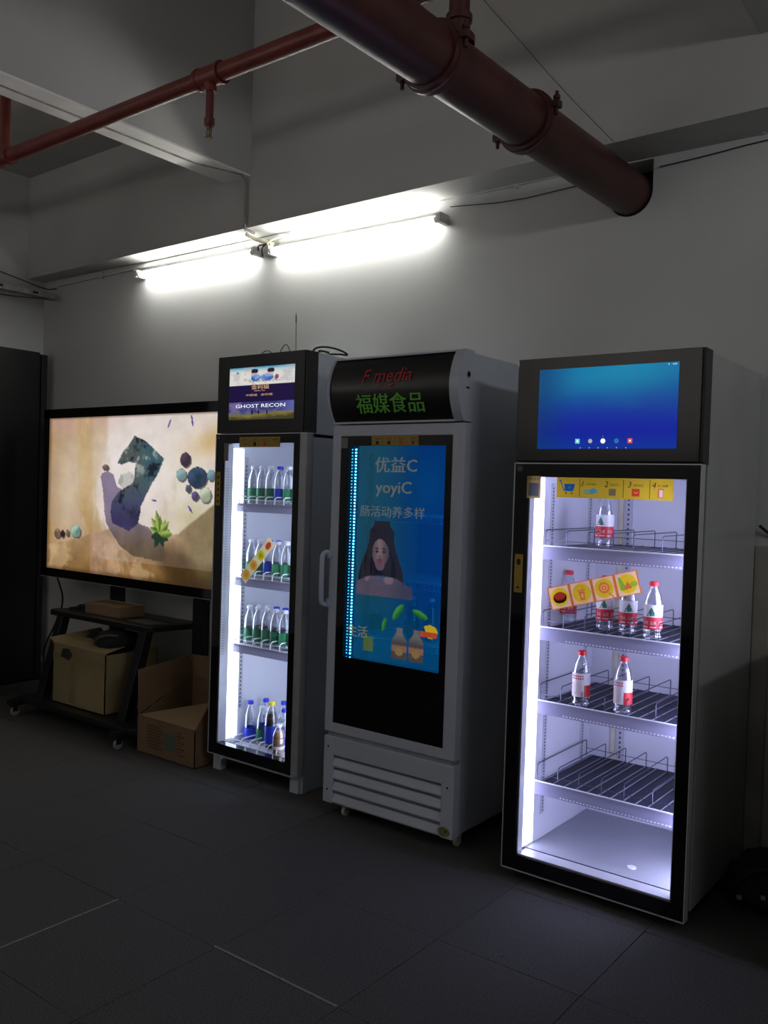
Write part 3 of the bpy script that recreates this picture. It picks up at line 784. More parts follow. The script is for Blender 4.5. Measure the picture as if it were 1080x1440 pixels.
MB().prism([(3.06, ZB0)]+[(p[0], p[1]) for p in prof]+[(3.06, ZB1)], 'X', -2.566, -1.936).build('header_sign', 'header_black', f2, True)
hs = [k for k in COL.objects if k.parent == f2][-1]
pr2 = [(p[0]-.010, p[1]) for p in prof]; pr2[0] = (2.998, ZB0-.006); pr2[-1] = (2.998, ZB1+.008)
MB().prism([(3.062, ZB0-.006)]+pr2+[(3.062, ZB1+.008)], 'X', -1.936, -1.892).build('header_end', 'white_enamel', f2, True)
MB().prism([(3.062, ZB0-.006)]+pr2+[(3.062, ZB1+.008)], 'X', -2.574, -2.566).build('header_end', 'white_enamel', f2, True)
MB().box(-2.57, -1.93, 2.995, 3.06, 2.016, 2.024).build('top_rail', 'white_enamel', f2); MB().box(-2.566, -1.936, 2.990, 3.06, ZB0-.008, ZB0).build('bottom_rail', 'white_enamel', f2)
yh = lambda z: hy(z)-.0035
MB().text('F media', -2.385, 1.905, .058, 0, width=.258, shear=.2, yf=yh).build('lettering', 'header_red', hs)
MB().rect(-2.31, -2.28, 1.890, 1.894, yh(1.89)).build('lettering', 'header_red', hs); MB().flat([(-2.25, 1.896), (-2.215, 1.896), (-2.232, 1.884)], yh(1.89)).build('lettering', 'header_red', hs)
MB().text('福媒食品', -2.420, 1.778, .080, 0, width=.350, bold=.022, yf=yh).build('lettering', 'header_green', hs)
sw = MB(); sw.lathe([(.016, 0), (.016, .002), (.011, .002), (.011, 0)], seg=20, mtx=Matrix.Translation((-1.892, 3.02, 1.925)) @ Matrix.Rotation(math.pi/2, 4, 'Y')); sw.build('power_switch', 'grey_alu', f2)
MB().box(-1.8925, -1.8915, 3.005, 3.030, 1.868, 1.876).build('switch_label', 'ink_black', f2)
# door
dr = MB(); a0, a1, c0, c1 = -2.574, -1.886, .374, 1.732
dr.box(a0, -2.530, 3.0, 3.045, c0, c1, bev=.003); dr.box(-1.944, a1, 3.0, 3.045, c0, c1, bev=.003)
dr.box(-2.534, -1.940, 3.0, 3.045, c0, .416, bev=.003); dr.box(-2.534, -1.940, 3.0, 3.045, 1.684, c1, bev=.003)
door2 = dr.build('door', 'white_enamel', f2)
gk = MB(); gk.box(a0+.02, -2.53, 3.045, 3.06, c0+.01, c1-.01); gk.box(-1.944, a1-.012, 3.045, 3.06, c0+.01, c1-.01); gk.box(-2.53, -1.944, 3.045, 3.06, c0+.01, .41); gk.box(-2.53, -1.944, 3.045, 3.06, 1.69, c1-.01)
gk.build('gasket', 'black_rubber', door2)
bz = MB(); bz.box(-2.530, -2.487, 3.004, 3.04, .416, 1.684); bz.box(-1.978, -1.944, 3.004, 3.04, .416, 1.684)
bz.box(-2.487, -1.978, 3.004, 3.04, .416, .716); bz.box(-2.487, -1.978, 3.004, 3.04, 1.642, 1.684)
bz.build('bezel', 'black_glass', door2)
hdl = MB(); hdl.tube([(-2.576, 3.0, .935), (-2.583, 2.972, .938), (-2.585, 2.962, .955), (-2.585, 2.962, 1.150), (-2.583, 2.972, 1.168), (-2.576, 3.0, 1.170)], .011, 10, 1)
hdl.box(-2.58, -2.560, 2.985, 3.01, .925, .965, bev=.004); hdl.box(-2.58, -2.560, 2.985, 3.01, 1.145, 1.18, bev=.004)
hdl.build('handle', 'white_enamel', door2, True)
screen_mat('screen_lcd', .85, (.03, .40, .88))
SX0, SX1, SZ0, SZ1 = -2.487, -1.978, .716, 1.642
def pic_lcd(u, v):
    X = u; 
    base = mixc((.15, .34, .38), (.0, .20, .52), sm(.3, .9, u)); base = mixc(base, (.02, .38, .62), math.exp(-((u-.85)**2/.03+(v-.18)**2/.02))*.5); al = .5
    n = fbm(u*3, v*5, 2)
    if u < .12: al = .10
    c = base
    # bluer tone growing towards the bottom
    c = mixc(c, (.02, .34, .52), sm(.62, .9, v)*.8)
    # woman's portrait: hair, face, shoulders
    fx, fy = u-.375, v-.492
    if .345 < v < (.625 if u < .33 or u > .47 else .60) and .14 < u < .68:
        hw = .085+.045*sm(.36, .40, v)+.11*sm(.42, .62, v)
        if abs(u-.385) < hw: c, al = mixc((.17, .15, .15), (.10, .09, .10), sm(-.2, .3, fbm(u*22, v*3, 1))), .86
        if (fx/.088)**2+(fy/.062)**2 < 1: c, al = mixc((.52, .42, .40), (.34, .27, .28), sm(.0, .09, abs(fx+.01))), .75
        if (fx/.05)**2+((v-.545)/.03)**2 < 1: c, al = (.42, .33, .33), .72
        for ex in (-.035, .038):
            if ((fx-ex)/.018)**2+((v-.488)/.0055)**2 < 1: c = (.12, .10, .10)
            if ((fx-ex)/.022)**2+((v-.474)/.003)**2 < 1: c = (.20, .15, .14)
        if (fx/.012)**2+((v-.510)/.006)**2 < 1: c = (.36, .27, .26)
        if (fx/.022)**2+((v-.529)/.006)**2 < 1: c = (.45, .22, .24)
        if v < .43+4*(fx+.01)**2: c, al = ((.15, .13, .13), .86) if abs(u-.385) < hw else (c, al)
    if .575 < v < .695 and .13 < u < .72:
        top = .60+.35*max(0, abs(u-.40)-.10)**1.3
        if v > top: 
            c, al = mixc((.40, .33, .36), (.30, .26, .30), sm(.3, .7, u+n*.2)), .60
            if ((u-.24)/.03)**2+((v-.60)/.03)**2 < 1 or ((u-.47)/.05)**2+((v-.615)/.02)**2 < 1: c = (.55, .45, .45)
    # leaves
    for (lx, ly, a, L_, W__) in ((.58, .755, .9, .085, .024), (.80, .755, -.35, .08, .020), (.44, .82, 1.3, .06, .016)):
        dx, dy = u-lx, (v-ly)*1.8
        p_ = dx*math.cos(a)-dy*math.sin(a)*1; q_ = dx*math.sin(a)+dy*math.cos(a)
        if (p_/L_)**2+(q_/W__/1.4)**2 < 1: c, al = mixc((.30, .62, .16), (.10, .36, .14), sm(-.03, .03, q_)), .75
    if ((u-.90)/.075)**2+((v-.825)/.030)**2 < 1 and u > .86-.9*(.825-v): c, al = (.80, .66, .14), .85
    if .80 < u < .97 and abs(v-.838) < .012: c, al = (.72, .28, .14), .85
    # bottles drawn on the picture
    for bx in (.60, .77):
        hw = .075 if v > .885 else (.030+.045*sm(.845, .885, v))
        if .825 < v < .972 and abs(u-bx) < hw:
            c, al = mixc((.50, .46, .42), (.34, .28, .18), sm(.85, .90, v)), .60
            if .905 < v < .935: c = (.60, .42, .26)
            if ((u-bx)/.04)**2+((v-.935)/.018)**2 < 1: c = (.62, .50, .14)
    if .885 < v < .955 and .22 < u < .33: c, al = (.36, .45, .12), .6
    return (*c, al)
s2 = grid('display', SX0, SX1, SZ0, SZ1, 3.006, 150, 250, pic_lcd, 'screen_lcd', door2)
y = 3.0045
MB().text('优益C', -2.338, 1.528, .066, y, width=.218, bold=.028).build('lettering', 'text_grey', s2)
MB().text('yoyiC', -2.332, 1.425, .066, y, width=.186, bold=.03).build('lettering', 'text_grey', s2)
MB().text('肠活动养多样', -2.412, 1.338, .048, y, width=.340, bold=.012).build('lettering', 'text_grey', s2)
MB().text('生活', -2.462, .812, .050, y, width=.11, bold=.02).build('lettering', 'text_pale', s2)
yst = MB().rect(-2.360, -2.113, 1.643, 1.684, 3.0035).build('sticker', 'yellow_dull', door2)
for k in range(4):
    x = -2.354+k*.062
    MB().rect(x+.018, x+.034, 1.647, 1.662, 3.003).build('print', ['ink_black', 'ink_black', 'ink_red', 'paper'][k], yst)
    MB().text(['选购', '扫码', '商品', '结算'][k], x+.012, 1.668, .008, 3.003, width=.03).build('print', 'ink_black', yst)
    MB().rect(x+.052, x+.0535, 1.645, 1.682, 3.003).build('print', 'ink_black', yst)
MB().rect(-2.530, -2.492, 1.632, 1.678, 3.0035).build('sticker', 'gray_print', door2)
# interior seen through the display
ln = MB(); XA, XB, YN = X0+.042, X1-.042, Y1-.06
ln.box(XA, XA+.004, Y0, YN, .40, 1.70); ln.box(XB-.004, XB, Y0, YN, .40, 1.70); ln.box(XA, XB, YN, YN+.004, .40, 1.70); ln.box(XA, XB, Y0, YN, .40, .404); ln.box(XA, XB, Y0, YN, 1.695, 1.699)
ln.build('liner', 'liner', f2)
ld = MB()
for k in range(66): ld.box(-2.480, -2.4735, 3.0440, 3.0446, .722+k*.0139, .7275+k*.0139)
tag(ld.build('led_dots', 'led_dot', f2), None, None, None, 'stuff')
MB().box(-2.484, -2.470, 3.048, 3.051, .70, 1.66).build('led_strip', 'black_rubber', f2); MB().box(-1.958, -1.950, 3.066, 3.074, .45, 1.66).build('interior_fill', 'fill_glow', f2)  # second bar is a hidden glow added to brighten the interior
for z in (1.345, 1.060, .800):
    s_ = MB(); s_.tube([(-2.51, 3.50, z), (-2.51, 3.13, z), (-2.495, 3.10, z), (-1.975, 3.10, z), (-1.955, 3.12, z), (-1.955, 3.50, z)], .004, 8)
    s_.tube([(-2.50, 3.105, z-.028), (-1.975, 3.105, z-.028)], .003, 6)
    for k in range(22): s_.tube([(-2.495+k*.0245, 3.10, z-.028), (-2.495+k*.0245, 3.10, z+.002), (-2.495+k*.0245, 3.50, z+.002)], .0016, 4)
    s_.build('wire_shelf', 'wire_white', f2, True)
MB().box(XA+.004, XA+.012, 3.20, 3.225, .45, 1.62).build('slotted_upright', 'silver_trim', f2)
upp = [k for k in COL.objects if k.parent == f2][-1]; q = MB()
for k in range(9): q.prism([(3.20, .55+k*.118), (3.165, .575+k*.118), (3.20, .59+k*.118)], 'X', XA+.006, XA+.010)
tag(q.build('teeth', 'silver_trim', upp), None, None, None, 'stuff')
# base grille
gr = MB(); gr.box(-2.574, -2.518, 3.0, 3.06, .055, .352, bev=.006); gr.box(-1.945, -1.886, 3.0, 3.06, .055, .352, bev=.006); gr.box(-2.522, -1.941, 3.0, 3.06, .272, .352, bev=.004)
gr.build('base_panel', 'white_enamel', f2)
MB().box(-2.55, -1.90, 3.032, 3.06, .062, .29).build('grille_back', 'black_satin', f2)
for k in range(4):
    zt = .262-k*.0535
    MB().prism([(3.028, zt), (3.012, zt-.004), (2.999, zt-.036), (3.003, zt-.044), (3.030, zt-.046)], 'X', -2.520, -1.943).build('louvre', 'white_enamel', f2, bevel=.0015)
MB().box(-2.56, -1.90, 3.01, 3.06, .352, .374).build('gap', 'grey_alu', f2)
for x, z in ((-2.548, .307), (-2.548, .115), (-1.915, .262), (-1.915, .085)):
    MB().cyl((x, 2.998, z), (x, 3.003, z), .0045, 10).build('screw', 'ink_black', f2)
cs = MB(); cs.disc(-1.925, .082, .030, .020, 2.9985, 18); cs.build('sticker', 'sticker_worn', f2)
def caster(parent, x, y, r, wname='wheel', m='wheel_white', fork='grey_alu', ztop=.055, ang=0):
    f_ = MB(); f_.cyl((x, y, ztop), (x, y, ztop-.008), r*.75, 12); f_.box(x-.011, x-.008, y-r*.7, y+r*.5, r, ztop-.006); f_.box(x+.008, x+.011, y-r*.7, y+r*.5, r, ztop-.006)
    fo = f_.build('caster', fork, parent)
    wmt = Matrix.Translation((x, y-r*.1, r)) @ Matrix.Rotation(math.pi/2, 4, 'Y')
    MB().lathe([(r*.35, -.008), (r*.9, -.0075), (r, -.005), (r, .005), (r*.9, .0075), (r*.35, .008)], (0, 0, 0), 18, wmt).build(wname, m, fo, True)
for x, y in ((-2.472, 3.045), (-1.865+.0, 3.09), (-2.50, 3.60), (-1.93, 3.60)):
    caster(f2, min(x, -1.915), y, .024)
for (kind, x, y_, z, lab) in (('tallblue', -2.45, 3.17, 1.065, 'bottle on the middle shelf behind the blue display, beside the row of light dots'),
    ('green', -2.445, 3.18, .805, 'bottle at left end of the lowest shelf behind the blue display'),
    ('amber', -2.235, 3.17, .805, 'amber drink bottle on the lowest shelf behind the blue display, left of its twin'),
    ('amber', -2.135, 3.17, .805, 'amber drink bottle on the lowest shelf behind the blue display, right of its twin')):
    put_bottle(kind, x, y_, z, 0, lab, 'bottles in the middle cooler')

# ================================================================== LEFT COOLER
f1 = thing('drinks_cooler', (-3.08, 3.36, 0), 'leftmost tall cooler full of small bottles under a square advert screen', 'cooler')
X0, X1, Y0, Y1 = -3.385, -2.80, 3.115, 3.66
b = MB()
b.box(X0, X0+.035, Y0, Y1, .06, 1.71); b.box(X1-.04, X1, Y0, Y1, .0, 1.71); b.box(X0+.035, X1-.04, Y1-.05, Y1, .06, 1.71)
b.box(X0+.035, X1-.04, Y0, Y1-.05, .06, .085); b.box(X0, X1, Y0, Y1, 1.69, 2.092)
b.build('cabinet', 'grey_enamel', f1, bevel=.003)
for x in (-3.405+.0, -2.868):
    for y_ in ((3.10, 3.14), (3.60, 3.64)):
        MB().box(x, x+.055, y_[0], y_[1], 0, .11, bev=.002).build('leg', 'grey_enamel', f1)
ln = MB(); XA, XB, YN = X0+.037, X1-.042, Y1-.058
ln.box(XA, XA+.004, Y0, YN, .085, 1.69); ln.box(XB-.004, XB, Y0, YN, .085, 1.69); ln.box(XA, XB, YN, YN+.004, .085, 1.69); ln.box(XA, XB, Y0, YN, .085, .089); ln.box(XA, XB, Y0, YN, 1.685, 1.689)
ln.build('liner', 'liner', f1)
dr = MB(); a0, a1, c0, c1 = -3.388, -2.820, .100, 1.705
dr.box(a0, -3.338, 3.05, 3.095, c0, c1); dr.box(-2.858, a1, 3.05, 3.095, c0, c1); dr.box(-3.338, -2.858, 3.05, 3.095, c0, .155); dr.box(-3.338, -2.858, 3.05, 3.095, 1.662, c1)
door1 = dr.build('door', 'black_glass', f1)
MB().box(a1, -2.778, 3.050, 3.098, c0, c1, bev=.003).build('handle_rail', 'grey_alu', door1)
tm_ = MB(); tm_.box(a0-.004, a0, 3.047, 3.09, c0-.004, c1+.004); tm_.box(a0, -2.80, 3.047, 3.09, c0-.004, c0); tm_.box(a0, -2.778, 3.047, 3.09, c1, c1+.004)
tm_.build('edge_trim', 'silver_trim', door1)
MB().box(-3.338, -2.858, 3.052, 3.056, .155, 1.662).build('glass_pane', 'door_glass', door1)
gk = MB(); gk.box(a0+.01, -3.345, 3.095, 3.114, c0, c1); gk.box(-2.85, -2.792, 3.095, 3.114, c0+.01, c1-.01); gk.box(-3.345, -2.85, 3.095, 3.114, c0+.01, .15); gk.box(-3.345, -2.85, 3.095, 3.114, 1.666, c1-.01)
gk.build('gasket', 'black_rubber', door1)
dl = MB(); dl.box(-3.338, -3.330, 3.058, 3.112, .157, 1.660); dl.box(-2.866, -2.858, 3.058, 3.112, .157, 1.660)
dl.build('door_liner', 'silver_trim', door1)
q = MB()
for k in range(70): q.box(-3.330, -3.3285, 3.066, 3.084, .60+k*.0135, .607+k*.0135)
tag(q.build('vent_slots', 'grey_alu', door1), None, None, None, 'stuff')
MB().box(-3.388, -2.803, 3.050, 3.115, 1.712, 2.092, bev=.002).build('display_box', 'black_satin', f1)
MB().box(-2.803, -2.795, 3.055, 3.135, 1.712, 2.092, bev=.002).build('display_end', 'black_satin', f1)
screen_mat('screen_advert', .95)
def pic_ad(u, v):
    n = fbm(u*5, v*5, 4)
    if v < .335:
        t = v/.335
        c = mixc((.55, .74, .82), (.88, .87, .84), sm(.0, .35, t)); c = mixc(c, (.16, .52, .66), sm(.16, 0, t)*(.5+.5*sm(.3, .9, u)))
        c = mixc(c, (.70, .80, .86), sm(.6, 1, u)*.5*(1-t)); c = mixc(c, (.72, .68, .70), sm(.1, .5, n)*.5)
        for (bx, bw, tilt) in ((.385, .075, .25), (.635, .10, -.4)):         # two small drawn figures with dark hair and blue clothes
            if ((u-bx)/.05)**2+((t-.36-.0*tilt)/.20)**2 < 1: c = (.84, .70, .66)
            if ((u-bx-.01)/.055)**2+((t-.24)/.14)**2 < 1 and t < .34: c = (.14, .12, .18)
            if ((u-bx-tilt*.12)/bw)**2+((t-.62)/.20)**2 < 1: c = mixc((.25, .42, .72), (.55, .66, .86), sm(-.3, .3, n))
            if ((u-bx-.10)/.03)**2+((t-.62)/.13)**2 < 1 and tilt < 0: c = (.58, .30, .40)
        if .80 < t < .86 and .3 < u < .8 and (int(u*60) % 3): c = (.50, .40, .42)
        if .12 < t < .42 and ((u-.13)/.02)**2+((t-.25)/.12)**2 < 1 and n > -.1: c = (.35, .50, .68)
        return c
    if v < .66: return (.11, .06, .24)
    t = (v-.66)/.34
    c = mixc((.22, .24, .48), (.45, .40, .60), sm(-.2, .5, n)); c = mixc(c, (.36, .38, .66), sm(.7, 1, u))
    c = mixc(c, (.42, .40, .42), sm(.45, .75, t+n*.15))
    hill = .74-.16*sm(.25, .8, u)+.06*n
    if t > hill: c = mixc((.50, .46, .22), (.26, .24, .16), sm(0, .3, t-hill+.2*n))
    for sx in (.37, .47, .60):
        if ((u-sx)/.012)**2+((t-.60)/.13)**2 < 1: c = (.08, .07, .10)
    return c
s1 = grid('screen', -3.305, -2.864, 1.776, 2.031, 3.0495, 150, 90, pic_ad, 'screen_advert', f1)
y = 3.0485
MB().text('金利福', -3.15, 1.922, .022, y, width=.118, bold=.02).text('中国福   金利福', -3.186, 1.890, .011, y, width=.18).text('KINLI FU', -3.128, 1.912, .006, y, width=.07).build('screen_text', 'screen_gold', s1)
MB().text('GHOST RECON', -3.256, 1.834, .017, y, width=.335, bold=.02).build('screen_text', 'text_white', s1)
MB().text('千山鸟语 山上一画', -3.205, 1.962, .014, y, width=.23).build('screen_text', 'screen_navy', s1)
yst = MB().rect(-3.222, -2.946, 1.642, 1.692, 3.0485).build('sticker', 'yellow_dull', door1)
for k in range(4):
    x = -3.216+k*.068
    MB().rect(x+.024, x+.042, 1.648, 1.667, 3.048).build('print', ['gray_print', 'ink_black', 'ink_red', 'orange_print'][k], yst)
    MB().text(['选购', '扫码', '商品', '结算'][k], x+.012, 1.674, .008, 3.048, width=.036).build('print', 'ink_black', yst)
    MB().rect(x+.060, x+.0615, 1.645, 1.690, 3.048).build('print', 'ink_black', yst)
MB().rect(-3.332, -3.298, 1.575, 1.662, 3.0485).build('sticker', 'gray_print', door1)
z_ = MB().rect(-3.382, -3.352, 1.350, 1.520, 3.0490).build('sticker', 'yellow_dull', door1)
for k in range(5): MB().rect(-3.374, -3.362, 1.365+k*.03, 1.378+k*.03, 3.0486).build('print', 'ink_black', z_)
MB().disc(-3.372, 1.690, .008, .008, 3.0488).build('emblem', 'gray_print', door1)
rot_ = math.atan2(1.205-1.009, -3.008+3.196); ca, sa = math.cos(rot_), math.sin(rot_)
def TK(u, v): return (-3.153+u*ca-v*sa, .975+u*sa+v*ca)
def pic_snack1(u, v):
    k = min(3, int(u*4)); p = (u*4-k)*2-1; q = (1-2*v)*.8
    c = (.90, .84, .66)
    if p*p+q*q < .55: c = [(.86, .66, .22), (.88, .66, .20), (.80, .78, .16), (.92, .76, .50)][k]
    if p*p+q*q < .16: c = [(.82, .56, .22), (.86, .52, .22), (.70, .60, .16), (.74, .26, .16)][k]
    if k == 3 and (p/.62)**2+(q/.42)**2 < 1: c = (.74, .30, .16)
    return c
sn = film('sticker', 120, 28, pic_snack1, lambda u, v: TK(u*.278, v*.055), 3.0485, door1); sn['label'] = 'steeply tilted snack sticker of four round pictures'
zs = (1.362, .985, .645, .128)
for z in zs:
    s_ = MB(); s_.box(XA+.014, XB-.014, 3.155, YN-.01, z-.010, z-.003); sh = s_.build('shelf', 'shelf_white', f1)
    MB().box(XA+.014, XB-.014, 3.146, 3.153, z-.040, z+.002, bev=.002).build('price_rail', 'rail_clear', sh)
    w_ = MB(); w_.tube([(XA+.012, 3.158, z), (XB-.012, 3.158, z)], .0022, 6).tube([(XA+.012, 3.165, z+.022), (XB-.012, 3.165, z+.022)], .0018, 6)
    w_.build('front_wire', 'wire_white', sh, True)
    for k in range(8):
        x = XA+.022+k*.062
        MB().tube([(x, 3.156, z-.004), (x, 3.158, z+.028), (x, 3.172, z+.038), (x, YN-.03, z+.038), (x, YN-.03, z-.003)], .0030, 6).build('divider', 'wire_white', sh, True)
MB().box(XA+.004, XA+.008, 3.20, 3.228, .30, 1.60).build('slotted_upright', 'silver_trim', f1)
uq = [k for k in COL.objects if k.parent == f1][-1]; q = MB()
for k in range(60): q.box(XA+.008, XA+.0088, 3.210, 3.218, .31+k*.021, .32+k*.021)
tag(q.build('slots', 'wire_dark', uq), None, None, None, 'stuff')
MB().box(XA+.005, XA+.009, 3.118, 3.195, .16, 1.64).build('led_strip', 'led_soft', f1)
MB().box(XB-.009, XB-.005, 3.118, 3.32, .16, 1.64).build('led_strip', 'led_soft', f1)
g_ = 'small bottles on the shelves of the left cooler'
SN = ['top', 'second', 'third']
kinds = {0: (['green', 'green', 'green', 'blue', 'mint', 'green'], ['green', 'green', 'blue', 'green', 'green', 'blue']),
         1: (['green', 'green', 'blue', 'mint', 'mint', 'green'], ['green', 'blue', 'blue', 'green', 'blue', 'green']),
         2: (['green', 'green', 'green', 'green', 'mint', 'green'], ['green', 'green', 'blue', 'blue', 'green', 'green'])}
CW = {'green': 'green-labelled bottle with white cap', 'mint': 'mint-labelled bottle with white cap', 'blue': 'blue-labelled bottle with blue cap'}
for si in range(3):
    for row in range(2):
        for k in range(6):
            kd = kinds[si][row][k]
            x = XA+.052+k*.062+(.0 if row == 0 else 0)
            put_bottle(kd, x, 3.225+row*.068, zs[si]+.001, random.randint(0, 360), '%s, %s from left, %s row, %s shelf of left cooler' % (CW[kd], ORD[k], ('front', 'back')[row], SN[si]), g_)
for kd, x, y_, lab in (('tallblue', -3.298, 3.25, 'blue-capped bottle at the left end of the bottom shelf in the left cooler'),
    ('tallblue', -3.275, 3.34, 'blue-capped bottle behind the leftmost one on the bottom shelf'),
    ('green', -3.222, 3.262, 'white-capped green-labelled bottle beside the yellow-capped one on the bottom shelf'),
    ('cola', -3.130, 3.235, 'dark drink bottle with yellow cap and blue label on the bottom shelf'),
    ('tallblue', -3.165, 3.36, 'blue-capped bottle behind the dark drink on the bottom shelf'),
    ('tallblue', -3.055, 3.25, 'blue-capped bottle right of the dark drink at the door frame'),
    ('tea', -3.030, 3.185, 'short brown milk tea bottle in front at the bottom right')):
    put_bottle(kd, x, y_, zs[3]+.001, random.randint(0, 360), lab, g_)
# things on top of the left cooler
conduit('looped_cable', [(-3.30, 3.25, 2.096), (-3.30, 3.25, 2.13), (-3.26, 3.26, 2.155), (-3.22, 3.26, 2.13), (-3.21, 3.27, 2.096)], .0022, 'black_rubber', 'thin black cable arch at the left on top of the left cooler', 'cable', 6, 2)
conduit('looped_cable', [(-3.20, 3.28, 2.096), (-3.19, 3.28, 2.14), (-3.15, 3.28, 2.185), (-3.13, 3.29, 2.15), (-3.125, 3.29, 2.096)], .0022, 'black_rubber', 'taller thin black cable arch on top of the left cooler', 'cable', 6, 2)
conduit('looped_cable', [(-3.04, 3.25, 2.096), (-3.0, 3.25, 2.112), (-2.95, 3.26, 2.118), (-2.92, 3.27, 2.096)], .0022, 'black_rubber', 'low black cable bow between antenna and cable coil on the left cooler', 'cable', 6, 2)
conduit('cable_coil', [(-2.90, 3.20, 2.098), (-2.86, 3.18, 2.125), (-2.82, 3.22, 2.132), (-2.78, 3.28, 2.120), (-2.77, 3.33, 2.100), (-2.83, 3.32, 2.112), (-2.90, 3.27, 2.105), (-2.87, 3.21, 2.118), (-2.83, 3.25, 2.108)], .005, 'black_rubber', 'coil of thicker black cable at the right on top of the left cooler', 'cable', 8, 2)
MB_ = thing('antenna', (-3.19, 3.40, 2.092), 'thin black whip antenna standing on top of the left cooler', 'antenna')
MB().cyl((-3.19, 3.40, 2.092), (-3.19, 3.40, 2.10), .016, 14).build('base', 'black_rubber', MB_); MB().cyl((-3.19, 3.40, 2.10), (-3.197, 3.40, 2.36), .0018, 6).build('whip', 'black_metal', MB_)
MB().cyl((-3.19, 3.40, 2.10), (-3.1915, 3.40, 2.16), .0035, 8).cyl((-3.1955, 3.40, 2.31), (-3.197, 3.40, 2.345), .003, 8).build('sleeve', 'black_rubber', MB_)
pa = thing('power_adapter', (-2.83, 3.48, 2.092), 'small white adapter lying behind the cable coil on the left cooler', 'adapter')
MB().box(-2.86, -2.82, 3.44, 3.48, 2.092, 2.106, bev=.004).build('body', 'white_plastic', pa); MB().tube([(-2.82, 3.46, 2.10), (-2.81, 3.50, 2.10), (-2.83, 3.55, 2.097)], .002, 6, 1).build('lead', 'white_plastic', pa)

# ================================================================== BIG SCREEN ON ITS STAND
tv = thing('display_screen', (-4.52, 3.42, .80), 'large lit display screen with sand, stones and plant picture, left of the coolers', 'screen')
TX0, TX1, TZ0, TZ1 = -5.487, -3.553, .806, 1.925
MB().box(TX0, TX1, 3.40, 3.455, TZ0, TZ1, bev=.003).build('housing', 'black_satin', tv)
fr = MB(); fr.box(TX0, TX0+.068, 3.392, 3.40, TZ0, TZ1); fr.box(TX1-.068, TX1, 3.392, 3.40, TZ0, TZ1); fr.box(TX0, TX1, 3.392, 3.40, TZ0, TZ0+.056); fr.box(TX0, TX1, 3.392, 3.40, TZ1-.060, TZ1)
fr.build('bezel', 'black_gloss', tv); MB().box(TX0, TX1, 3.391, 3.40, TZ0-.003, TZ0).build('bottom_trim', 'silver_trim', tv)
screen_mat('screen_picture', .92)
ROCK = [(.509, .126), (.56, .15), (.60, .19), (.667, .264), (.646, .335), (.60, .44), (.554, .548), (.539, .655), (.492, .712), (.394, .667), (.385, .60), (.391, .53), (.43, .47), (.474, .433), (.50, .42), (.513, .391), (.519, .292), (.48, .285), (.445, .30), (.416, .300), (.45, .22), (.475, .19)]
ROCKS = [(.324, .383), (.335, .355), (.365, .345), (.399, .365), (.42, .44), (.45, .455), (.474, .433), (.55, .47), (.539, .655), (.60, .68), (.66, .76), (.70, .84), (.66, .875), (.52, .86), (.446, .81), (.40, .74), (.36, .67), (.352, .58), (.339, .479)]
STN = [(.774, .27, .026, .042, (.26, .21, .27)), (.756, .358, .026, .036, (.46, .56, .56)), (.833, .371, .047, .060, (.20, .27, .36)), (.897, .357, .018, .033, (.40, .50, .54)), (.792, .436, .014, .024, (.30, .32, .38)), (.825, .477, .018, .027, (.33, .28, .42)), (.874, .469, .027, .045, (.62, .66, .58)), (.351, .321, .019, .018, (.42, .34, .32)), (.067, .764, .021, .032, (.50, .38, .32)), (.100, .764, .014, .024, (.18, .14, .16)), (.132, .756, .012, .022, (.40, .36, .30)), (.182, .740, .031, .040, (.50, .62, .56))]
LEAF = []
for (a, L_) in ((-90, .10), (-130, .11), (-158, .085), (-60, .09), (-20, .085), (20, .075), (165, .07), (-105, .13), (-45, .10), (60, .07), (120, .08), (-5, .10)):
    LEAF.append((a, L_))
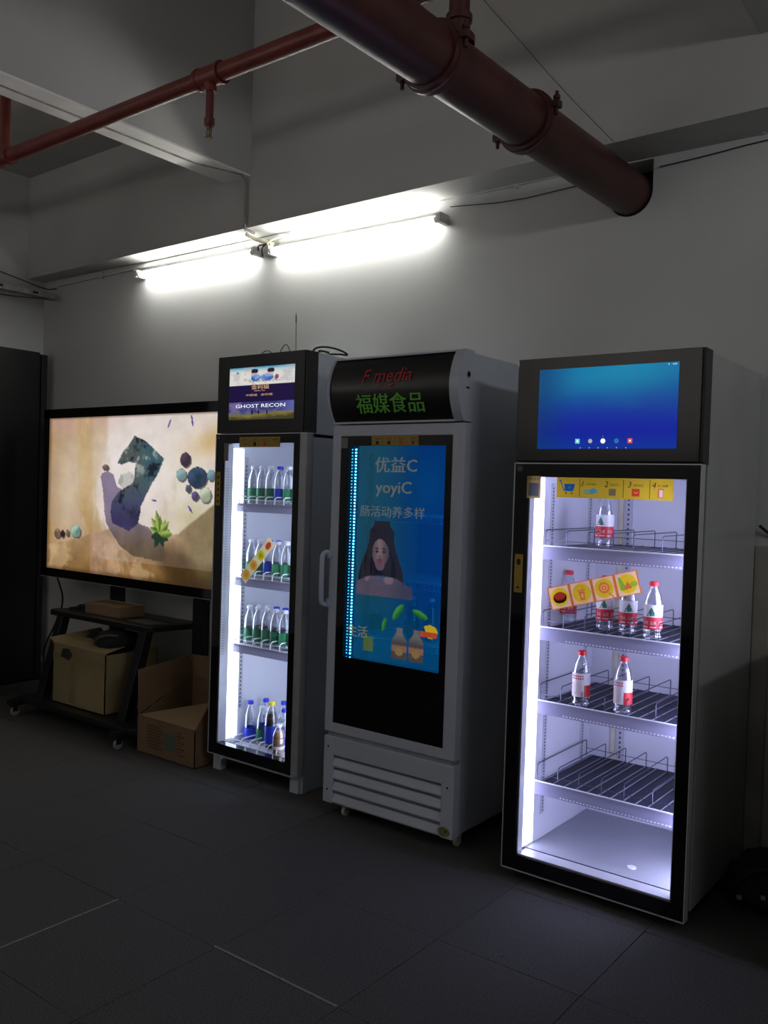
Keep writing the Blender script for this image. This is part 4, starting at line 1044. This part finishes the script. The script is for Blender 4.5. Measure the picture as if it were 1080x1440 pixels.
def pic_tv(u, v):
    asp = 1.79; n = fbm(u*3.5, v*2.2, 7); n2 = fbm(u*14, v*9, 3)
    c = mixc((.70, .58, .44), (.86, .80, .75), sm(.10, .45, u+.10*n))
    c = mixc(c, (.66, .50, .26), sm(-.1, .5, fbm(u*5, v*1.6, 9)+.25-1.6*abs(u-.10))*.8); c = mixc(c, (.88, .80, .70), math.exp(-((u-.13)**2/.006+(v-.52)**2/.10))*.6)
    c = mixc(c, (.98, .95, .93), math.exp(-((u-.50)**2/.10+(v-.30)**2/.12))*.75)
    c = mixc(c, (.80, .62, .60), sm(.16, 0, v)*sm(.65, .1, u)*.55)
    c = mixc(c, (.80, .60, .25), math.exp(-((u-.95+.8*(v-.12))**2/.012+(v-.16)**2/.010))*.8)
    c = mixc(c, (.93, .90, .82), math.exp(-((u-.80)**2/.02+(v-.42)**2/.10))*.6)
    # ground
    hz = .846-.37*max(0, u) if u < .54 else .655+.05*math.sin((u-.54)*9)
    if u > .75: hz = .70-1.1*(u-.75)
    g = sm(hz-.008, hz+.012, v+.012*n)
    gc = mixc((.66, .53, .38), (.50, .37, .20), sm(hz, 1.05, v)); gc = mixc(gc, (.80, .68, .52), sm(.05, .5, fbm(u*6, v*4, 5))*.6)
    gc = mixc(gc, (.52, .46, .30), sm(.72, .9, u)*.75); gc = mixc(gc, (.30, .22, .12), sm(.93, 1.0, v)*sm(.5, .8, u)*.8)
    if u > .27: gc = mixc(gc, (.74, .58, .50), .45*sm(.62, .3, u))
    if u > .62: gc = mixc(gc, (.40, .34, .20), sm(.62, .9, u)*.55)
    c = mixc(c, (.70, .66, .40), math.exp(-((u-.82)**2/.012+(v-.62)**2/.010))*.6)
    c = mixc(c, gc, g)
    if abs(u-.20-.10*v) < .05 and v < .6: c = mixc(c, (.80, .68, .46), .35)
    if inpoly(u+.012*n2, v+.015*n2, [(.44, .36), (.478, .335), (.517, .37), (.515, .42), (.46, .46), (.425, .42)]): c = mixc(c, mixc((.74, .75, .70), (.52, .56, .54), sm(-.3, .3, n2)), .8)
    dx = u-(.60+(v-.72)*.55)
    if v > .70 and u > .54: c = mixc(c, (.28, .19, .10), sm(.13, .04, abs(dx-.05))*.85*sm(.72, .84, v))
    c = mixc(c, (.24, .19, .12), sm(.80, 1.0, v)*sm(.60, .95, u)*.8)
    # grey haze column as in the picture, left panel edge
    if u > .272+.015*v and v < .90: c = mixc(c, (.86, .82, .86), .16)
    if inpoly(u+.006*n2, v+.006*n2, ROCKS): c = mixc(c, mixc((.48, .42, .54), (.36, .31, .24), sm(.55, .88, v)), .85)
    if inpoly(u+.003*n2, v+.004*n2, ROCK):
        rc = mixc((.33, .36, .36), (.27, .29, .42), sm(.35, .6, v)); rc = mixc(rc, (.26, .38, .42), sm(.50, .6, u)*sm(.6, .3, v))
        rc = mixc(rc, (.62, .64, .60), sm(.18, .55, n2)*sm(.5, .25, v)); rc = mixc(rc, (.14, .16, .20), sm(.15, .6, -n2))
        rc = mixc(rc, (.24, .22, .36), sm(.50, .68, v)); c = rc
    for (x, y_, rx, ry, k) in STN:
        dd = ((u-x-.006)/rx)**2+((v-y_-.008)/ry)**2
        if dd < 1: c = mixc(c, (.22, .18, .18), .7)
        dd = ((u-x)/rx)**2+((v-y_)/ry)**2
        if dd < 1: c = mixc(k, tuple(q*1.3 for q in k), sm(.3, -.8, (v-y_)/ry+(u-x)/rx*.6+.5*n2)); c = mixc(c, tuple(q*.55 for q in k), sm(.75, 1, dd)*.6+.35*sm(.1, .5, n2))
    for (x, y_, a, L_) in ((.690, .06, -1.1, .030), (.802, .045, 1.35, .035), (.803, .555, .8, .032), (.622, .514, .1, .022)):
        p, q = (u-x)*asp*math.cos(a)+(v-y_)*math.sin(a), -(u-x)*asp*math.sin(a)+(v-y_)*math.cos(a)
        if (p/L_)**2+(q/.007)**2 < 1: c = (.40, .30, .62)
    # plant
    for (a, L_) in LEAF:
        ar = math.radians(a); ox, oy = (u-.655)*asp, (v-.715)
        p, q = ox*math.cos(ar)+oy*math.sin(ar), -ox*math.sin(ar)+oy*math.cos(ar)
        if 0 < p < L_*1.15 and abs(q) < .022*math.sin(math.pi*min(1, p/L_/1.15))**.8:
            c = mixc((.66, .72, .38), (.28, .40, .16), sm(-.015, .02, q+.2*ox*0+.01*n2)) if a < 5 or a > 150 and False else (.16, .24, .18)
    # brown darkening at the edges of the picture
    c = tuple(q*(1+.10*n2*(1 if v > hz else .4)) for q in c)
    return mixc(c, (.25, .18, .12), sm(.03, 0, min(u*1.2, 1-v, v*2))*.5)
grid('screen', TX0+.069, TX1-.069, TZ0+.057, TZ1-.061, 3.3905, 300, 170, pic_tv, 'screen_picture', tv)
MB().box(-4.9, -3.9, 3.455, 3.475, 1.2, 1.28).box(-4.9, -3.9, 3.455, 3.475, 1.5, 1.58).build('mount_rail', 'black_metal', tv)

ct = thing('screen_stand', (-4.5, 3.3, 0), 'black wheeled stand with tray and two posts carrying the large screen', 'stand')
for x in (-4.832, -4.032): MB().box(x, x+.085, 3.478, 3.535, .07, 1.60, bev=.003).build('post', 'black_metal', ct)
for (xt, xb) in ((-4.97, -4.97), (-4.15, -4.15)):
    m = MB(); m.prism([(3.205, .61), (3.260, .61), (3.125, .09), (3.060, .09)], 'X', xt-.02, xt+.045); m.build('front_leg', 'black_metal', ct, bevel=.003)
MB().prism([(-5.06, 3.20), (-4.12, 3.20), (-4.08, 3.23), (-4.03, 3.475), (-4.03, 3.56), (-4.95, 3.56), (-5.10, 3.24)], 'Z', .600, .632).build('tray', 'black_metal', ct, bevel=.004)
MB().prism([(-5.06, 2.985), (-3.96, 2.985), (-3.93, 3.02), (-3.93, 3.56), (-5.06, 3.56), (-5.09, 3.02)], 'Z', .085, .115).build('base_shelf', 'black_metal', ct, bevel=.004)
for x in (-5.05, -4.02): MB().box(x-.03, x+.03, 2.93, 3.60, .066, .100, bev=.006).build('base_rail', 'black_metal', ct)
MB().box(-5.0, -3.98, 3.48, 3.53, .115, .17).build('cross_bar', 'black_metal', ct)
for x, y_ in ((-5.05, 2.97), (-4.02, 2.97), (-5.05, 3.56), (-4.02, 3.56)): caster(ct, x, y_, .028, 'wheel', 'grey_alu', 'black_metal', .068)

def carton(name, x0, x1, y0, y1, z0, z1, m, label, t=.004, tape=True):
    r = thing(name, ((x0+x1)/2, (y0+y1)/2, z0), label, 'box')
    MB().box(x0, x1, y0, y1, z0, z1, bev=.003).build('body', m, r)
    return r
sbx = carton('small_carton', -4.815, -4.465, 3.285, 3.47, .633, .698, 'cardboard_light', 'flat light brown carton on the tray of the screen stand')
MB().box(-4.815+.001, -4.466, 3.368, 3.382, .6975, .6988).build('lid_seam', 'cardboard', sbx)
bx = thing('moving_carton', (-4.54, 3.24, .115), 'big taped cardboard box on the base of the screen stand', 'box')
X0, X1, Y0, Y1, Z0, Z1 = -4.805, -4.285, 3.065, 3.43, .116, .470
m = MB(); t = .006
m.box(X0, X1, Y0, Y0+t, Z0, Z1); m.box(X0, X1, Y1-t, Y1, Z0, Z1); m.box(X0, X0+t, Y0, Y1, Z0, Z1); m.box(X1-t, X1, Y0, Y1, Z0, Z1-.01); m.box(X0, X1, Y0, Y1, Z0, Z0+t)
m.build('body', 'cardboard_old', bx)
MB().quad((X0-.015, Y0-.006, Z1+.004), (X1-.01, Y0+.01, Z1-.002), (X1-.03, Y0+.16, Z1+.02), (X0+.02, Y0+.15, Z1+.03)).build('flap', 'cardboard_old', bx)
MB().quad((X0-.03, Y0-.01, Z1+.03), (X0+.03, Y0-.004, Z1), (X0+.03, Y1, Z1), (X0-.05, Y1, Z1+.05)).build('flap', 'cardboard_old', bx)
MB().box(X0+.17, X0+.23, Y0-.0012, Y0, Z0+.02, Z1).build('tape', 'tape', bx); MB().box(X0, X1, Y0-.0010, Y0, Z1-.10, Z1-.055).build('tape', 'tape', bx)
MB().prism([(-4.72, .40), (-4.70, .45), (-4.63, .455), (-4.60, .42), (-4.64, .385)], 'Y', Y0-.004, Y0-.001).build('tape', 'clear_tape', bx)
# black bag in the box
bg = MB(); bmesh.ops.create_icosphere(bg.bm, subdivisions=4, radius=1)
for v in bg.bm.verts:
    n = mn.fractal(v.co*1.7, .8, 2, 4); k = 1+.16*n
    v.co = Vector((-4.44+v.co.x*.125*k, 3.26+v.co.y*.13*k, .505+v.co.z*.072*k))
bag = tag(bg.build('black_bag', 'black_cloth', None, True), 'crumpled black bag bulging out of the big box', 'bag')
conduit('bag_strap', [(-4.50, 3.14, .49), (-4.45, 3.12, .535), (-4.38, 3.13, .56), (-4.33, 3.18, .555)], .006, 'paper', 'grey strap lying over the black bag', 'strap', 6, 2)
bg = MB(); bmesh.ops.create_icosphere(bg.bm, subdivisions=3, radius=1)
for v in bg.bm.verts:
    n = mn.fractal(v.co*1.5+Vector((5, 2, 1)), .8, 2, 4); v.co = Vector((-4.70+v.co.x*.045*(1+.2*n), 3.28+v.co.y*.05, .485+v.co.z*.038))
tag(bg.build('black_pouch', 'black_cloth', None, True), 'small round black item at the left in the big box', 'pouch')
conduit('tray_cables', [(-5.0, 3.30, .637), (-4.93, 3.26, .650), (-4.88, 3.32, .660), (-4.84, 3.40, .655), (-4.95, 3.42, .645), (-5.01, 3.36, .642), (-4.93, 3.33, .664), (-4.87, 3.44, .66)], .007, 'black_rubber', 'loose black cables heaped on the tray left of the small carton', 'cable', 8, 2)
tag(MB().prism([(-4.37, 3.27), (-4.15, 3.25), (-4.11, 3.36), (-4.34, 3.40)], 'Z', .633, .637).build('paper_sheet', 'paper', None), 'sheet of paper lying on the right of the stand tray', 'paper')

ob = thing('open_carton', (-3.69, 3.2, 0), 'open cardboard box on the floor between the stand and the left cooler', 'box')
X0, X1, Y0, Y1 = -3.925, -3.455, 3.018, 3.40
m = MB(); t = .005
m.box(X0, X1, Y0, Y0+t, 0, .195); m.box(X0, X1, Y0, Y1, 0, t); m.box(X0, X1, Y1-t, Y1, 0, .36)
m.prism([(Y0, 0), (Y0, .195), (Y0+.02, .195), (Y1, .36), (Y1, 0)], 'X', X0, X0+t)
m.prism([(Y0, 0), (Y0, .195), (Y0+.10, .33), (Y1, .36), (Y1, 0)], 'X', X1-t, X1)
m.build('body', 'cardboard', ob)
def slab(pts, m_, nm, par, th=.004):
    P_ = [Vector(p) for p in pts]; n = (P_[1]-P_[0]).cross(P_[2]-P_[0]).normalized()*th
    q = MB(); A_ = [q.bm.verts.new(p) for p in P_]; B_ = [q.bm.verts.new(p+n) for p in P_]; k = len(P_)
    q.bm.faces.new(A_); q.bm.faces.new(B_[::-1])
    for i in range(k): q.bm.faces.new((A_[i], B_[i], B_[(i+1) % k], A_[(i+1) % k]))
    bmesh.ops.recalc_face_normals(q.bm, faces=q.bm.faces)
    return q.build(nm, m_, par)
slab([(X0+.005, Y0+.004, .196), (X1-.005, Y0+.004, .196), (X1-.03, Y0+.20, .262), (X1-.10, Y0+.25, .268), (X0+.30, Y0+.25, .268)], 'cardboard_light', 'front_flap', ob)['label'] = 'light brown flap folded inwards'
slab([(X0, Y0+.005, .198), (X0, Y1, .36), (X0-.03, Y1, .47), (X0-.03, Y0+.02, .435)], 'cardboard', 'side_flap', ob)
slab([(X0, Y1, .36), (X1, Y1, .36), (X1+.02, Y1+.02, .50), (X0-.03, Y1+.02, .47)], 'cardboard', 'back_flap', ob)
slab([(X1, Y0+.10, .33), (X1, Y1, .36), (X1+.02, Y1, .50), (X1+.01, Y0+.16, .46)], 'cardboard', 'side_flap', ob)
pr = MB()
for k in range(8): pr.box(X0+.09, X0+.09+.10+.012*((k*5) % 3), Y0-.0008, Y0, .155-k*.016, .162-k*.016); pr.box(X0+.33, X0+.36+.03*((k*3) % 2), Y0-.0008, Y0, .155-k*.016, .161-k*.016)
tag(pr.build('print_lines', 'ink_brown', ob), None, None, None, 'stuff')
MB().box(X0+.22, X0+.32, Y0-.0010, Y0, .055, .140).build('print_patch', 'ink_green', ob)
MB().tube([(X1-.02, Y0+.008, .20), (X1-.028, Y0+.06, .222), (X1-.02, Y0+.10, .25), (X1-.04, Y0+.15, .262), (X1-.03, Y0+.20, .30)], .0035, 5).build('torn_edge', 'tape', ob)

# ================================================================== TALL BLACK CABINET, SOCKETS, CABLES
cb = thing('tall_cabinet', (-5.94, 3.0, 0), 'tall black cabinet against the left wall', 'cabinet')
MB().box(XL+.002, -5.885, 1.6, 3.592, .0, 2.368, bev=.003).build('body', 'black_satin', cb)
for y0_, y1_ in ((1.605, 2.262), (2.268, 2.925), (2.931, 3.588)):
    MB().box(-5.885, -5.870, y0_, y1_, .012, 2.360, bev=.002).build('door', 'black_satin', cb)
ep = MB(); ep.box(-5.90, -5.862, 3.596, 3.640, 0, 2.352, bev=.002)
ep.build('end_post', 'black_metal', cb)
so = thing('wall_socket', (-5.80, YB, .10), 'small white socket plate low on the wall behind the screen stand', 'socket')
MB().box(-5.815, -5.745, YB-.010, YB, .07, .150, bev=.003).build('plate', 'white_plastic', so); MB().box(-5.795, -5.765, YB-.0115, YB-.009, .10, .108).build('slot', 'black_rubber', so)
conduit('screen_cable', [(-5.44, 3.46, .85), (-5.53, 3.56, .74), (-5.62, 3.66, .60), (-5.72, 3.68, .45), (-5.86, 3.68, .27), (-5.90, 3.675, .16), (-5.86, 3.67, .06), (-5.80, 3.66, .03)], .006, 'black_rubber', 'black power cable hanging from the left edge of the large screen', 'cable', 8, 2)
conduit('floor_cable', [(-5.76, 3.68, .11), (-5.70, 3.62, .05), (-5.60, 3.50, .012), (-5.45, 3.42, .012), (-5.30, 3.46, .012), (-5.15, 3.55, .012)], .006, 'black_rubber', 'black cable on the floor running from the wall socket behind the stand', 'cable', 8, 2)
pw = thing('plug', (-5.93, 3.66, .13), 'pale plug near the foot of the cabinet', 'plug')
MB().box(-5.955, -5.925, 3.655, 3.695, .11, .15, bev=.004).build('body', 'white_plastic', pw)
# low black cabinet added just past the right edge of the view; it keeps the lower right corner in shade
kc = thing('shade_cabinet', (-.30, 3.2, 0), 'unseen low black cabinet, added to shade the corner right of the rightmost cooler', 'cabinet')
MB().box(-.56, -.02, 2.86, 3.62, .05, 1.00, bev=.004).build('body', 'black_satin', kc); MB().box(-.58, 0, 2.84, 3.64, 1.00, 1.03, bev=.004).build('top', 'black_satin', kc)
MB().box(-.55, -.29, 2.842, 2.86, .07, .98, bev=.003).build('door', 'black_satin', kc); MB().box(-.285, -.03, 2.842, 2.86, .07, .98, bev=.003).build('door', 'black_satin', kc)
MB().box(-.54, -.04, 2.90, 3.60, 0, .05).build('plinth', 'black_rubber', kc)
# dark bundle at the right edge
bag2 = thing('black_backpack', (-.72, 3.35, 0), 'black bag slumped on the floor in the dark right corner', 'bag')
m = MB(); bmesh.ops.create_icosphere(m.bm, subdivisions=4, radius=1)
for v in m.bm.verts:
    n = mn.fractal(v.co*1.6+Vector((1, 7, 3)), .8, 2, 4); k = 1+.14*n
    z = .085+v.co.z*.105*k
    v.co = Vector((-.76+v.co.x*.16*k, 3.40+v.co.y*.17*k, max(.002, z)))
m.build('body', 'black_cloth', bag2, True)
MB().tube([(-.86, 3.26, .10), (-.80, 3.24, .17), (-.73, 3.24, .19), (-.66, 3.26, .15)], .009, 8, 2).build('handle', 'black_rubber', bag2, True)
for x, z in ((-.84, .062), (-.76, .085)): MB().box(x-.008, x+.008, 3.235, 3.245, z-.006, z+.006).build('buckle', 'grey_alu', bag2)
# crumbs on the carpet
for x, y_ in ((-1.34, 2.44), (-1.62, 2.38)):
    tag(MB().box(x, x+.006, y_, y_+.005, .001, .005).build('paper_scrap', 'paper', None), 'tiny pale scrap on the carpet %s' % ('in front of the rightmost cooler' if x > -1.5 else 'farther from the rightmost cooler door'), 'scrap')
for o in list(COL.objects):
    if '_o' in o: del o['_o']
